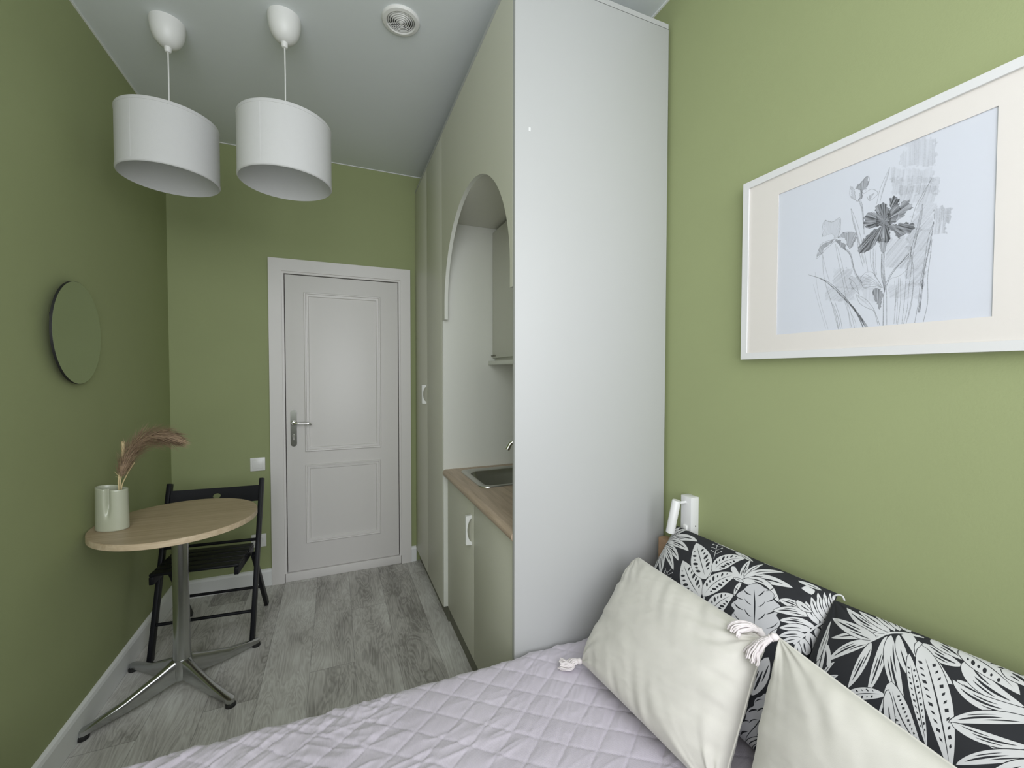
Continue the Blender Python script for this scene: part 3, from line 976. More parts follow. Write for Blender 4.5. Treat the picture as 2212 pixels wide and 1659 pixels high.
for i in range(3400):
    t = rnd.random() ** 0.9
    ii = min(NS - 2, int(t * (NS - 1)))
    p0 = spine[ii].lerp(spine[ii + 1], rnd.random())
    tg = (spine[ii + 1] - spine[ii]).normalized()
    w_ = 0.006 + 0.036 * math.sin(PI * min(1, t * 0.93 + 0.07)) ** 0.8
    a = rnd.random() * 2 * PI
    n1 = tg.cross(dv).normalized(); n2 = tg.cross(n1)
    sp2 = (n1 * math.cos(a) + n2 * math.sin(a) * 0.8)
    L_ = 0.030 + rnd.random() * 0.045
    start = p0 + sp2 * w_ * rnd.random() * 0.75
    end = start + tg * L_ * (0.75 + 0.3 * rnd.random()) + sp2 * w_ * (0.10 + rnd.random() * 0.9) + Vector((0, 0, -0.004 - 0.008 * rnd.random()))
    mid = start.lerp(end, 0.5) + sp2 * 0.003
    sd = tg.cross(sp2).normalized() * (0.0003 + 0.0004 * rnd.random())
    v0, v1 = bm.verts.new(start - sd), bm.verts.new(start + sd)
    v2, v3 = bm.verts.new(mid - sd), bm.verts.new(mid + sd)
    v4 = bm.verts.new(end)
    bm.faces.new((v0, v1, v3, v2)); bm.faces.new((v2, v3, v4))
from_bm('plume', bm, 'plume', pg)
dr = thing('reed_stem', (V0_.x, V0_.y, TZT + 0.01), 'short thick straw coloured reed stem standing in the vase left of the plume', 'dried stem')
bm = bmesh.new()
tube(bm, cr([at(0.004, 0.03), at(-0.010, 0.16), at(-0.003, 0.235), at(0.010, 0.29), at(0.0115, 0.325), at(0.0105, 0.338)]), [0.002] * 10 + [0.0030] * 6 + [0.0044] * 8 + [0.0052] * 8 + [0.005] * 8 + [0.0055], 10)
from_bm('cane', bm, 'reed', dr, 60)
bm = bmesh.new()
for i in range(26):
    a = rnd.random() * 2 * PI; r = 0.0035 + rnd.random() * 0.002
    c0 = at(0.0105, 0.335)
    s0 = c0 + Vector((math.cos(a) * 0.003, math.sin(a) * 0.003, 0)); e0 = c0 + Vector((math.cos(a) * r, math.sin(a) * r, 0.006 + 0.003 * rnd.random()))
    tube(bm, [s0, e0], [0.0006, 0.0003], 5)
from_bm('frayed_end', bm, 'reed', dr)
bm = bmesh.new()
for q in ([at(-0.002, 0.205), at(-0.012, 0.212), at(-0.026, 0.226)], [at(-0.003, 0.20), at(-0.014, 0.204), at(-0.022, 0.206)]):
    tube(bm, q, [0.0012, 0.0009, 0.0003], 6)
from_bm('dry_husk', bm, 'reed', dr)

# ------------------------------------------------------------ folding chair
CO = Vector((-0.602, 2.412, 0)); CA = -0.085
ch = thing('folding_chair', CO, 'black wooden folding chair standing behind the round table', 'chair', rz=CA)
RZ = Matrix.Translation(CO) @ Matrix.Rotation(CA, 4, 'Z')
def chair_part(name, bm, smooth=30):
    bmesh.ops.transform(bm, matrix=RZ, verts=bm.verts)
    return from_bm(name, bm, 'black', ch, smooth)
def bar(bm, A, B, w, t, xdir=Vector((1, 0, 0)), bev=0.003):
    """rectangular rail from A to B; w along xdir, t along the other normal"""
    A, B = Vector(A), Vector(B)
    d_ = (B - A).normalized()
    x_ = (xdir - d_ * xdir.dot(d_)).normalized()
    y_ = d_.cross(x_)
    b2 = bmesh.new()
    L_ = (B - A).length
    box(b2, -w / 2, w / 2, -t / 2, t / 2, 0, L_, bev)
    mt = Matrix(((x_.x, y_.x, d_.x, A.x), (x_.y, y_.y, d_.y, A.y), (x_.z, y_.z, d_.z, A.z), (0, 0, 0, 1)))
    bmesh.ops.transform(b2, matrix=mt, verts=b2.verts)
    tmp = bpy.data.meshes.new('tmp'); b2.to_mesh(tmp); b2.free()
    bm.from_mesh(tmp); bpy.data.meshes.remove(tmp)
HWc = 0.208
for s in (-1, 1):
    bm = bmesh.new(); bar(bm, (s * HWc, 0.0, 0.0), (s * HWc, 0.235, 0.778), 0.019, 0.036)
    chair_part('long_leg', bm)
for s in (-1, 1):
    bm = bmesh.new(); bar(bm, (s * (HWc - 0.021), 0.395, 0.0), (s * (HWc - 0.021), 0.135, 0.405), 0.019, 0.030)
    chair_part('short_leg', bm)
# backrest with an oval hole
bm = bmesh.new()
n = 40
oval = [(0.0 + 0.019 * math.cos(2 * PI * i / n), 0.0 + 0.013 * math.sin(2 * PI * i / n)) for i in range(n)]
W_, H2 = HWc - 0.009, 0.041
outer = []
for i in range(n):
    a = 2 * PI * i / n
    c_, s2 = math.cos(a), math.sin(a)
    k_ = min(W_ / abs(c_) if abs(c_) > 1e-6 else 1e9, H2 / abs(s2) if abs(s2) > 1e-6 else 1e9)
    outer.append((c_ * k_, s2 * k_))
# insert exact corners
for cx_, cy_ in ((W_, H2), (-W_, H2), (-W_, -H2), (W_, -H2)):
    j = min(range(n), key=lambda i: (outer[i][0] - cx_) ** 2 + (outer[i][1] - cy_) ** 2)
    outer[j] = (cx_, cy_)
bd_ = Vector((0, 0.235, 0.778)).normalized()
nb = Vector((0, bd_.z, -bd_.y))
bc0 = Vector((0, 0.235 * 0.905, 0.778 * 0.905))
def bp_(p, h):
    cv = 0.012 * (1 - (p[0] / W_) ** 2)
    return bc0 + Vector((p[0], 0, 0)) + bd_ * p[1] + nb * (h + cv)
def subd(ring_out, ring_in):
    return [[(a[0] + (b_[0] - a[0]) * t, a[1] + (b_[1] - a[1]) * t) for a, b_ in zip(ring_out, ring_in)] for t in (0, 0.35, 0.7, 1)]
RR = subd(outer, oval)
fr_ = [[bm.verts.new(bp_(p, -0.007)) for p in r] for r in RR]
bk_ = [[bm.verts.new(bp_(p, 0.007)) for p in r] for r in RR]
for G in (fr_, bk_):
    for A, B in zip(G[:-1], G[1:]):
        for i in range(n): bm.faces.new((A[i], A[(i + 1) % n], B[(i + 1) % n], B[i]))
for A, B in ((fr_[0], bk_[0]), (fr_[-1], bk_[-1])):
    for i in range(n): bm.faces.new((A[i], A[(i + 1) % n], B[(i + 1) % n], B[i]))
bmesh.ops.recalc_face_normals(bm, faces=bm.faces)
chair_part('backrest', bm)
# seat: two side rails and four slats
for s in (-1, 1):
    bm = bmesh.new()
    bar(bm, (s * (HWc - 0.042), -0.075, 0.4115), (s * (HWc - 0.042), 0.195, 0.4155), 0.019, 0.036)
    chair_part('seat_rail', bm)
for i in range(5):
    bm = bmesh.new()
    y = -0.072 + i * 0.052
    z = 0.4305 + 0.004 * i / 4
    box(bm, -(HWc - 0.032), HWc - 0.032, y, y + 0.048, z, z + 0.012, 0.003)
    chair_part('seat_slat', bm)
for nm, y, z, hw in (('lower_stretcher', 0.395 - 0.26 * 0.155 / 0.405, 0.155, HWc - 0.012), ('front_stretcher', 0.235 * 0.15 / 0.778, 0.15, HWc), ('rear_rod', 0.235 * 0.478 / 0.778, 0.478, HWc)):
    bm = bmesh.new(); tube(bm, [(-hw, y, z), (hw, y, z)], 0.0075, 12); chair_part(nm, bm, 40)

# ------------------------------------------------------------ bed
BX0, BX1, BY0, BY1 = -0.80, 1.05, -0.18, 1.19
bed = thing('bed', (0.13, 0.5, 0), 'low bed with an oak headboard along the right green wall', 'bed')
bx('bed_frame', BX0 + 0.03, BX1 + 0.02, BY0 + 0.03, BY1 - 0.03, 0.06, 0.26, 'headboard', bed, 0.004)
bx('mattress', BX0 + 0.01, BX1 - 0.01, BY0 + 0.01, BY1 - 0.012, 0.261, 0.428, 'mattress', bed, 0.03)
bx('headboard', 1.086, 1.122, BY0, 1.2085, 0.0, 0.752, 'headboard', bed, 0.003)
for x_, y_ in ((BX0 + 0.08, BY0 + 0.1), (BX0 + 0.08, BY1 - 0.1), (BX1 - 0.08, BY0 + 0.1), (BX1 - 0.08, BY1 - 0.1)):
    bx('bed_leg', x_ - 0.025, x_ + 0.025, y_ - 0.025, y_ + 0.025, 0.0, 0.06, 'headboard', bed, 0.003)

# bedspread: quilted height field folded over the far side and the foot end
def bedspread():
    ztop = 0.452
    x_in, x_out = BX0 + 0.02, BX1 + 0.03
    ds = 0.0034
    sv = np.concatenate([np.arange(-0.34, 0.42, 0.012), np.arange(0.42, 1.62, ds)])       # along y, arc length
    su = np.concatenate([np.arange(-1.12, -0.72, 0.009), np.arange(-0.72, x_out, ds * 1.1)])
    Uu, Vv = np.meshgrid(su, sv)
    Rr = 0.04
    yE = 1.222
    def fold(s, edge, sign):
        # s: coordinate that runs past 'edge'; returns position along axis, drop, nx, nz
        t = sign * (s - (edge - sign * Rr))
        arc = Rr * PI / 2
        ang = np.clip(t / Rr, 0, PI / 2)
        pos = np.where(t <= 0, s, (edge - sign * Rr) + sign * Rr * np.sin(ang))
        drop = np.where(t <= 0, 0.0, Rr * (1 - np.cos(ang)) + np.maximum(0, t - arc))
        return pos, drop, np.sin(ang) * sign, np.cos(ang)
    Y, dropy, ny, nzy = fold(Vv, yE, 1)
    X, dropx, nx, nzx = fold(Uu, x_in - 0.045, -1)
    # near side (y low)
    drop = np.maximum(dropy, dropx)
    Z = ztop - drop
    a = (Uu - 0.5148) / 0.1135; b = (Vv - 0.9602) / 0.0854
    # slight irregularity of the stitching
    wob = 0.05 * vnoise(Uu * 6, Vv * 6, 3)
    p1 = a / 1.0 + b + wob; p2 = a - b + 0.05 * vnoise(Uu * 6, Vv * 6, 9)
    q1 = np.abs(np.sin(PI * p1)); q2 = np.abs(np.sin(PI * p2))
    # plain border band along the far edge at the panel
    hgt = 0.0024 * (np.minimum(q1, 0.14) / 0.14) ** 0.8 * (np.minimum(q2, 0.14) / 0.14) ** 0.8 + 0.0030 * (q1 * q2) ** 0.8
    # soft wrinkles, stronger to the near left
    wr = np.zeros_like(Uu)
    for ang, fr1, fr2, am, sd in ((0.55, 34, 7, 0.0022, 1), (0.2, 46, 9, 0.0015, 2), (1.0, 28, 6, 0.0016, 4), (-0.5, 55, 14, 0.0010, 5), (0.8, 90, 20, 0.0007, 6)):
        c, s = math.cos(ang), math.sin(ang)
        pu = Uu * c + Vv * s; pv = -Uu * s + Vv * c
        nzv = vnoise(pu * fr2, pv * fr1, sd)
        msk = np.clip(vnoise(Uu * 3.1, Vv * 3.1, sd + 20) * 1.4 + 0.35, 0, 1)
        wr += am * (1 - np.abs(nzv)) ** 3 * msk
    lump = 0.006 * vnoise(Uu * 2.3, Vv * 2.3, 31) + 0.003 * vnoise(Uu * 5, Vv * 5, 33)
    left = np.clip((0.30 - Uu) / 0.9, 0, 1)
    h = hgt + wr * (2.6 + 0.2 * left) + lump
    # long folds near the foot of the bed
    pv = Vv * 0.83 - Uu * 0.56
    h = h + left * 0.0045 * (1 - np.abs(vnoise(pv * 22, Uu * 3, 41))) ** 2
    h = h - 0.006
    nX = nx; nY = ny * nzx; nZ = nzy * nzx
    ln = np.sqrt(nX ** 2 + nY ** 2 + nZ ** 2) + 1e-9
    # fade the sideways push next to the end panel and cabinets
    P = np.stack([X + h * nX / ln, np.minimum(Y + h * nY / ln, 1.2335), Z + h * nZ / ln], -1)
    P[..., 2] = np.maximum(P[..., 2], 0.012)
    # gentle sag towards the pillows
    return P
P_ = bedspread()
bs = grid_mesh('bedspread', P_, 'quilt')
tag(bs, 'lavender grey diamond quilted bedspread covering the bed', 'bedspread')

# ------------------------------------------------------------ pillows
def pillow_maps(Q):
    TL, TR, BL, BR = [np.array(Q[k_]) for k_ in ('TL', 'TR', 'BL', 'BR')]
    n_ = np.cross((TR - TL) + (BR - BL), (TL - BL) + (TR - BR)); n_ /= np.linalg.norm(n_)
    if n_[0] > 0: n_ = -n_
    def S_(u, v, side=1.0, T=None):
        u = np.asarray(u, float); v = np.asarray(v, float)
        kk = Q['k']
        uu = u * (1 - kk * (1 - v * v)); vv = v * (1 - kk * (1 - u * u))
        a = ((uu + 1) / 2)[..., None]; b = ((vv + 1) / 2)[..., None]
        B = (BL * (1 - a) + BR * a) * (1 - b) + (TL * (1 - a) + TR * a) * b
        e = np.clip(1 - u * u, 0, 1) * np.clip(1 - v * v, 0, 1)
        t = (Q['T'] if side > 0 else Q.get('TB', 0.03)) * e ** Q.get('pw', 0.4)
        w = np.zeros_like(u)
        sd = Q.get('seed', 1)
        # creases running in from the seams
        edge_v = np.exp(-((1 - np.abs(v)) / 0.28)) ; edge_u = np.exp(-((1 - np.abs(u)) / 0.28))
        w += Q['wr'] * edge_v * vnoise(u * 9 + 3 * v, v * 2.2, sd) * e ** 0.3
        w += Q['wr'] * edge_u * vnoise(v * 9 - 3 * u, u * 2.2, sd + 5) * e ** 0.3
        # star creases at corners
        for cu in (-1, 1):
            for cv in (-1, 1):
                du = (u - cu) * 0.25; dv_ = (v - cv) * 0.2
                r = np.sqrt(du ** 2 + dv_ ** 2) + 1e-6
                an = np.arctan2(dv_, du)
                w += Q['wr'] * 1.1 * np.exp(-r / 0.09) * vnoise(an * 5.2 + r * 9, r * 0 + cu * 3 + cv, sd + 9) * np.clip(r / 0.03, 0, 1)
        w += Q['wr'] * 0.42 * vnoise(u * 2.2 + 1.3 * v, v * 3.6 - u, sd + 15) * e ** 0.5
        w += Q['wr'] * 0.16 * (1 - np.abs(vnoise(u * 3 + 2 * v, v * 10 - 5 * u, sd + 25))) ** 2 * e ** 0.4
        return B + n_ * ((t + w) * side)[..., None]
    return S_
def pillow_grid(name, Q, m, parent, n=110):
    S_ = pillow_maps(Q)
    # cosine spacing gives a round edge
    s = np.sin(np.linspace(-PI / 2, PI / 2, n))
    U, V = np.meshgrid(s, s)
    F_ = S_(U, V, 1.0); B_ = S_(U, V, -1.0)
    if 'bend' in Q:
        F_ = Q['bend'](F_, U, V); B_ = Q['bend'](B_, U, V)
    # closed skin: front grid and reversed back grid sharing the border positions
    me = bpy.data.meshes.new(name)
    co = np.concatenate([F_.reshape(-1, 3), B_.reshape(-1, 3)])
    i = np.arange(n - 1)[None, :] + np.arange(n - 1)[:, None] * n
    q = np.stack([i, i + 1, i + 1 + n, i + n], -1).reshape(-1, 4)
    q2 = q[:, ::-1] + n * n
    fa = np.concatenate([q, q2])
    me.from_pydata(co.tolist(), [], fa.tolist())
    bm = bmesh.new(); bm.from_mesh(me)
    bmesh.ops.remove_doubles(bm, verts=bm.verts, dist=1e-5)
    bmesh.ops.recalc_face_normals(bm, faces=bm.faces)
    for f in bm.faces: f.smooth = True
    bm.to_mesh(me); bm.free()
    return link(name, me, m, parent), S_

def leaf_polys(spec):
    bx_, by_, cx_, cy_, tx_, ty_, w_, st = spec
    b_, c_, t_ = [np.array(q, float) * 1e-4 for q in ((bx_, by_), (cx_, cy_), (tx_, ty_))]
    w_ = w_ * 1e-4
    def pos(s): return (1 - s) ** 2 * b_ + 2 * s * (1 - s) * c_ + s * s * t_
    def nor(s):
        d_ = 2 * (1 - s) * (c_ - b_) + 2 * s * (t_ - c_)
        l_ = np.linalg.norm(d_)
        if l_ < 1e-7: d_ = t_ - b_; l_ = np.linalg.norm(d_) + 1e-9
        return np.array([-d_[1], d_[0]]) / l_
    def ribbon(s0, s1, off, wid, n=12):
        L1, L2 = [], []
        for i in range(n + 1):
            s = s0 + (s1 - s0) * i / n
            ww = wid * math.sin(PI * min(1, max(0, i / n))) ** 0.7
            o_ = off(s) if callable(off) else off
            L1.append(pos(s) + nor(s) * (o_ + ww)); L2.append(pos(s) + nor(s) * (o_ - ww))
        return L1[:-1] + L2[:0:-1]
    out = []
    if st == 'b':
        # berry twig: stalk with short side stalks ending in dots
        N = 8
        L1 = [pos(i / N) + nor(i / N) * 0.0007 for i in range(N + 1)]
        L2 = [pos(i / N) - nor(i / N) * 0.0007 for i in range(N + 1)]
        out.append((L1 + L2[::-1], 1))
        for k_ in range(7):
            s = 0.25 + 0.12 * k_; sg = 1 if k_ % 2 else -1
            tg_ = np.array([nor(s)[1], -nor(s)[0]])
            e_ = pos(s) + nor(s) * sg * w_ * (1 - 0.35 * s) + tg_ * w_ * 0.6
            d_ = e_ - pos(s); n_ = np.array([-d_[1], d_[0]]); n_ = n_ / (np.linalg.norm(n_) + 1e-9) * 0.0005
            out.append(([pos(s) + n_, e_ + n_, e_ - n_, pos(s) - n_], 1))
            out.append(([e_ + 0.0020 * np.array([math.cos(2 * PI * i / 9), math.sin(2 * PI * i / 9)]) for i in range(9)], 1))
        return out
    length = np.linalg.norm(t_ - b_)
    if st == 'p':
        N = 10
        L1 = [pos(i / N) + nor(i / N) * w_ * (1 if i < N else 0.3) for i in range(N + 1)]
        L2 = [pos(i / N) - nor(i / N) * w_ * (1 if i < N else 0.3) for i in range(N + 1)]
        return [(L1 + L2[::-1], 1)]
    if st == 'm':
        # broad lobed leaf
        N = 40; L1, L2 = [], []
        for i in range(N + 1):
            s = i / N
            ww = w_ * (math.sin(PI * s ** 0.75) ** 0.6) * (1 - 0.17 * abs(math.sin(PI * s * 4.0)) ** 3) if 0 < s < 1 else 0
            L1.append(pos(s) + nor(s) * ww); L2.append(pos(s) - nor(s) * ww)
        out.append((L1[:-1] + L2[:0:-1], 2))
        out.append((ribbon(0.12, 0.86, 0.0, max(0.0009, w_ * 0.03), 16), 0))
        for k_ in range(7):
            for sg in (-1, 1):
                s0 = 0.16 + 0.105 * k_ + (0.03 if sg > 0 else 0)
                p0 = pos(s0) + nor(s0) * sg * w_ * (0.12 if k_ % 2 else 0.45)
                p1 = pos(min(1, s0 + 0.13)) + nor(s0) * sg * w_ * (0.42 if k_ % 2 else 0.88)
                d_ = p1 - p0; l_ = np.linalg.norm(d_); nn = np.array([-d_[1], d_[0]]) / l_
                P = []
                for i in range(9):
                    t = i / 8; P.append(p0 + d_ * t + nn * (l_ * 0.10 * sg * math.sin(PI * t) + 0.0013 * (0.6 + (k_ % 3) * 0.5) * math.sin(PI * t) ** 0.8))
                for i in range(7, 0, -1):
                    t = i / 8; P.append(p0 + d_ * t + nn * (l_ * 0.10 * sg * math.sin(PI * t) - 0.0013 * math.sin(PI * t) ** 0.8))
                out.append((P, 0))
        return out
    N = 22; L1, L2 = [], []
    pk = {'s': 0.85, 'h': 0.85, 'v': 0.8}.get(st, 0.85)
    for i in range(N + 1):
        s = i / N
        ww = w_ * max(0.0, math.sin(PI * s ** pk)) ** (0.8 if st != 's' else 0.72) if 0 < s < 1 else 0
        if s < 0.5: ww = max(ww, 0.0009)
        L1.append(pos(s) + nor(s) * ww); L2.append(pos(s) - nor(s) * ww)
    out.append((L1[:-1] + L2[:0:-1], 1))
    if st == 's':
        out.append((ribbon(0.30, 0.86, 0.0, max(0.0007, w_ * 0.16), 12), 0))
        if w_ > 0.008:
            out.append((ribbon(0.12, 0.55, lambda s: w_ * 0.42, w_ * 0.10, 10), 0))
            out.append((ribbon(0.35, 0.70, lambda s: -w_ * 0.45, w_ * 0.09, 10), 0))
    elif st == 'h':
        out.append((ribbon(0.10, 0.90, 0.0, max(0.0007, w_ * 0.035), 16), 0))
        kk = 6 if length > 0.03 else 4
        for k_ in range(kk):
            for sg in (-1, 1):
                s = 0.22 + 0.62 * (k_ + (0.5 if sg > 0 else 0.1)) / kk
                wl = w_ * math.sin(PI * s ** pk) ** 0.8
                c0 = pos(s) + nor(s) * sg * wl * 0.55
                ax = (nor(s) * sg * 0.8 + np.array([nor(s)[1], -nor(s)[0]]) * 0.6)
                ax /= np.linalg.norm(ax); ay = np.array([-ax[1], ax[0]])
                big = (0.22 if (k_ + (sg > 0)) % 2 else 0.14) * wl
                out.append(([c0 + ax * big * math.cos(2 * PI * i / 10) * 1.3 + ay * big * 0.62 * math.sin(2 * PI * i / 10) for i in range(10)], 0))
    elif st == 'v':
        out.append((ribbon(0.14, 0.95, 0.0, max(0.0008, w_ * 0.055), 20), 0))
        kk = 11
        for k_ in range(kk):
            for sg in (-1, 1):
                s = 0.2 + 0.68 * (k_ + (0.5 if sg > 0 else 0.0)) / kk
                wl = w_ * math.sin(PI * s ** pk) ** 0.8
                p0 = pos(s) + nor(s) * sg * wl * 0.38
                p1 = pos(min(1, s - 0.035)) + nor(s) * sg * wl * 0.70
                d_ = p1 - p0; nn = np.array([-d_[1], d_[0]]) * (0.20 if k_ % 3 else 0.34)
                out.append(([p0, p0 + d_ * 0.5 + nn, p1, p0 + d_ * 0.5 - nn], 0))
    return out

def printed_front(name, Q, leaves, HU, HV, parent):
    """pillow front cut along the outlines of its printed leaves"""
    S_ = pillow_maps(Q)
    polys = []
    for sp in leaves:
        for i, (P, c_) in enumerate(leaf_polys(sp)):
            if i == 0 and sp[7] in 'shvm':      # dark keyline round each leaf
                G = np.array(P); cen = G.mean(0)
                n_ = len(G)
                off = []
                for j in range(n_):
                    d_ = G[(j + 1) % n_] - G[j - 1]; l_ = np.linalg.norm(d_) + 1e-9
                    off.append(G[j] + np.array([-d_[1], d_[0]]) / l_ * 0.0011)
                off = np.array(off)
                ar = lambda A: abs(np.sum(A[:, 0] * np.roll(A[:, 1], -1) - A[:, 1] * np.roll(A[:, 0], -1)))
                if ar(off) < ar(G):
                    off = G * 2 - off
                polys.append((off.tolist(), 0))
            polys.append((P, c_))
    lim = 0.9985
    verts, edges_, faces_ = [], [], []
    cols = []
    def addpoly(P, c_):
        st = len(verts)
        Pn = []
        for q in P:
            x = min(lim, max(-lim, q[0] / HU)); y = min(lim, max(-lim, q[1] / HV))
            if Pn and abs(Pn[-1][0] - x) < 1e-5 and abs(Pn[-1][1] - y) < 1e-5: continue
            Pn.append((x, y))
        if len(Pn) < 3: return
        A = sum(Pn[i][0] * Pn[(i + 1) % len(Pn)][1] - Pn[(i + 1) % len(Pn)][0] * Pn[i][1] for i in range(len(Pn)))
        if abs(A) < 1e-6: return
        if A < 0: Pn = Pn[::-1]
        for q in Pn: verts.append(Vector(q))
        faces_.append(list(range(st, st + len(Pn))))
        cols.append(c_)
    # base square with finely divided border, then shape grid points
    nb_ = 90
    ss = [math.sin(PI / 2 * (2 * i / nb_ - 1)) for i in range(nb_ + 1)]
    border = [(s, -1.0) for s in ss[:-1]] + [(1.0, s) for s in ss[:-1]] + [(-s, 1.0) for s in ss[:-1]] + [(-1.0, -s) for s in ss[:-1]]
    for q in border: verts.append(Vector(q))
    faces_.append(list(range(len(border)))); cols.append(0)
    for sx in ss[1:-1]:
        for sy in ss[1:-1]:
            verts.append(Vector((sx, sy)))
    for P, c_ in polys: addpoly(P, c_)
    loops = faces_[1:]
    for L_ in loops:
        edges_ += [(L_[i], L_[(i + 1) % len(L_)]) for i in range(len(L_))]
    vo, eo, fo, ov, oe, of = delaunay_2d_cdt(verts, edges_, [faces_[0]], 1, 1e-6, False)
    cen = np.array([[sum(vo[i].x for i in f) / len(f), sum(vo[i].y for i in f) / len(f)] for f in fo])
    layer = np.zeros(len(fo), np.int32)
    for L_, c_ in zip(loops, cols[1:]):
        G = np.array([(verts[i].x, verts[i].y) for i in L_])
        lo, hi = G.min(0), G.max(0)
        idx = np.nonzero((cen[:, 0] > lo[0]) & (cen[:, 0] < hi[0]) & (cen[:, 1] > lo[1]) & (cen[:, 1] < hi[1]))[0]
        if not len(idx): continue
        cx0, cy0 = cen[idx, 0], cen[idx, 1]
        wn_ = np.zeros(len(idx), int)
        for i in range(len(G)):
            (xa, ya), (xb, yb) = G[i], G[(i + 1) % len(G)]
            side = (xb - xa) * (cy0 - ya) - (cx0 - xa) * (yb - ya)
            wn_ += ((ya <= cy0) & (yb > cy0) & (side > 0)).astype(int) - ((ya > cy0) & (yb <= cy0) & (side < 0)).astype(int)
        layer[idx[wn_ != 0]] = c_
    UV = np.array([(v.x, v.y) for v in vo])
    co = S_(UV[:, 0], UV[:, 1], 1.0)
    me = bpy.data.meshes.new(name)
    me.from_pydata(co.tolist(), [], [list(f) for f in fo])
    mi = layer
    me.polygons.foreach_set('material_index', mi)
    me.polygons.foreach_set('use_smooth', np.ones(len(fo), bool))
    # exact normals of the smooth surface
    e = 2e-3
    du = S_(np.clip(UV[:, 0] + e, -1, 1), UV[:, 1]) - S_(np.clip(UV[:, 0] - e, -1, 1), UV[:, 1])
    dv_ = S_(UV[:, 0], np.clip(UV[:, 1] + e, -1, 1)) - S_(UV[:, 0], np.clip(UV[:, 1] - e, -1, 1))
    N_ = np.cross(du, dv_)
    N_ /= np.linalg.norm(N_, axis=1)[:, None] + 1e-12
    # orient like the mesh faces
    me.update()
    fn = np.zeros(len(fo) * 3); me.polygons.foreach_get('normal', fn); fn = fn.reshape(-1, 3)
    if np.sum(fn[:, 0]) > 0: me.flip_normals()
    if np.sum(N_[:, 0]) > 0: N_ = -N_
    me.normals_split_custom_set_from_vertices(N_.tolist())
    return link(name, me, ['ink', 'print', 'print_grey'], parent)

Q1 = dict(TL=(1.105, 1.135, .812), TR=(1.095, .614, .828), BL=(.90, 1.15, .475), BR=(.89, .632, .475), T=.075, k=.004, wr=0.0022, seed=3, TB=0.022)
Q2 = dict(TL=(1.082, .614, .816), TR=(1.10, .09, .84), BL=(.872, .622, .475), BR=(.885, .08, .475), T=.075, k=.004, wr=0.0022, seed=13, TB=0.022)
LEAVES_A=[(-1043,2021,-455,2035,-67,1979,54,'s'),(1252,2060,1511,2066,1964,2004,56,'s'),(1822,1893,2126,1919,2347,1910,46,'s'),(-40,1951,293,1928,633,1882,48,'s'),(-759,1974,-637,2214,-296,2209,56,'s'),(-1604,72,-1452,238,-1546,484,240,'b'),(-322,1486,-435,1747,-678,1968,162,'b'),(758,1997,1094,2082,1439,2060,56,'s'),(-217,-200,-413,-210,-725,-272,80,'s'),(989,-48,813,-45,662,-108,76,'s'),(1982,448,1947,603,1954,763,44,'s'),(332,-218,-37,483,-219,1536,23,'p'),(-19,335,-582,510,-1227,1014,330,'h'),(-147,853,-605,1240,-1230,1705,325,'h'),(-84,1126,-95,1638,396,1865,236,'h'),(42,383,48,986,576,1369,245,'h'),(418,4,423,480,779,832,243,'h'),(129,138,-263,210,-702,43,97,'h'),(-2482,1219,-2525,1565,-2394,2010,158,'s'),(-2482,1219,-2362,1793,-2010,2048,125,'s'),(-2481,1281,-1990,1830,-1242,1764,139,'s'),(-2464,1328,-1964,1536,-1259,1367,132,'s'),(-2467,1141,-1950,1292,-1391,949,124,'s'),(-2450,1126,-1923,1022,-1365,610,123,'s'),(-2443,1087,-2159,746,-1800,298,150,'s'),(-2443,1087,-2445,689,-2204,222,142,'s'),(-2490,1320,-2708,1422,-2698,1688,78,'s'),(756,1282,639,1511,549,1893,87,'s'),(756,1282,1060,1645,1857,1672,132,'s'),(780,1246,1155,1595,1788,1209,149,'s'),(780,1246,543,1351,304,1507,66,'p'),(784,1215,735,1058,803,815,57,'s'),(763,1337,766,1655,878,1929,67,'s'),(776,1361,904,1735,1414,1948,76,'s'),(812,1264,671,1252,527,1240,43,'s'),(1649,154,1360,957,1054,1335,583,'m'),(2360,1295,1970,1349,1754,1248,101,'s'),(2412,1252,2046,1197,1764,955,103,'s'),(2535,1074,2260,1041,1965,822,89,'s'),(2512,982,2275,873,2024,666,80,'s'),(2474,808,2280,728,2085,492,76,'s'),(2451,695,2297,595,2138,331,58,'s'),(2556,1166,2389,1316,2223,1510,77,'s'),(2590,1247,2438,1461,2265,1657,67,'s'),(2620,1326,2495,1561,2318,1821,58,'s'),(2645,1404,2541,1659,2410,1893,45,'s'),(2665,1481,2593,1711,2495,1939,34,'s'),(2673,1519,2621,1744,2571,1922,20,'p'),(2064,1436,2249,1327,2409,1357,76,'s'),(2026,1818,2151,1769,2266,1784,69,'p'),(2550,1064,2655,1026,2637,761,67,'s'),(2598,1205,2671,1156,2665,945,56,'s'),(2499,900,2569,809,2599,534,74,'s'),(2460,726,2515,597,2575,429,72,'s'),(2412,591,2468,414,2509,239,56,'s'),(2624,1305,2674,1318,2690,1233,47,'s'),(2368,508,2546,1084,2673,1519,14,'p'),(2372,347,2322,41,2361,-162,65,'s'),(2345,-722,2473,-1260,1845,-2394,268,'m'),(1845,-2394,2252,-1835,2458,-1575,59,'s'),(2061,-48,2079,-608,2019,-996,147,'s'),(2461,-360,2512,-754,2341,-1387,53,'s')]
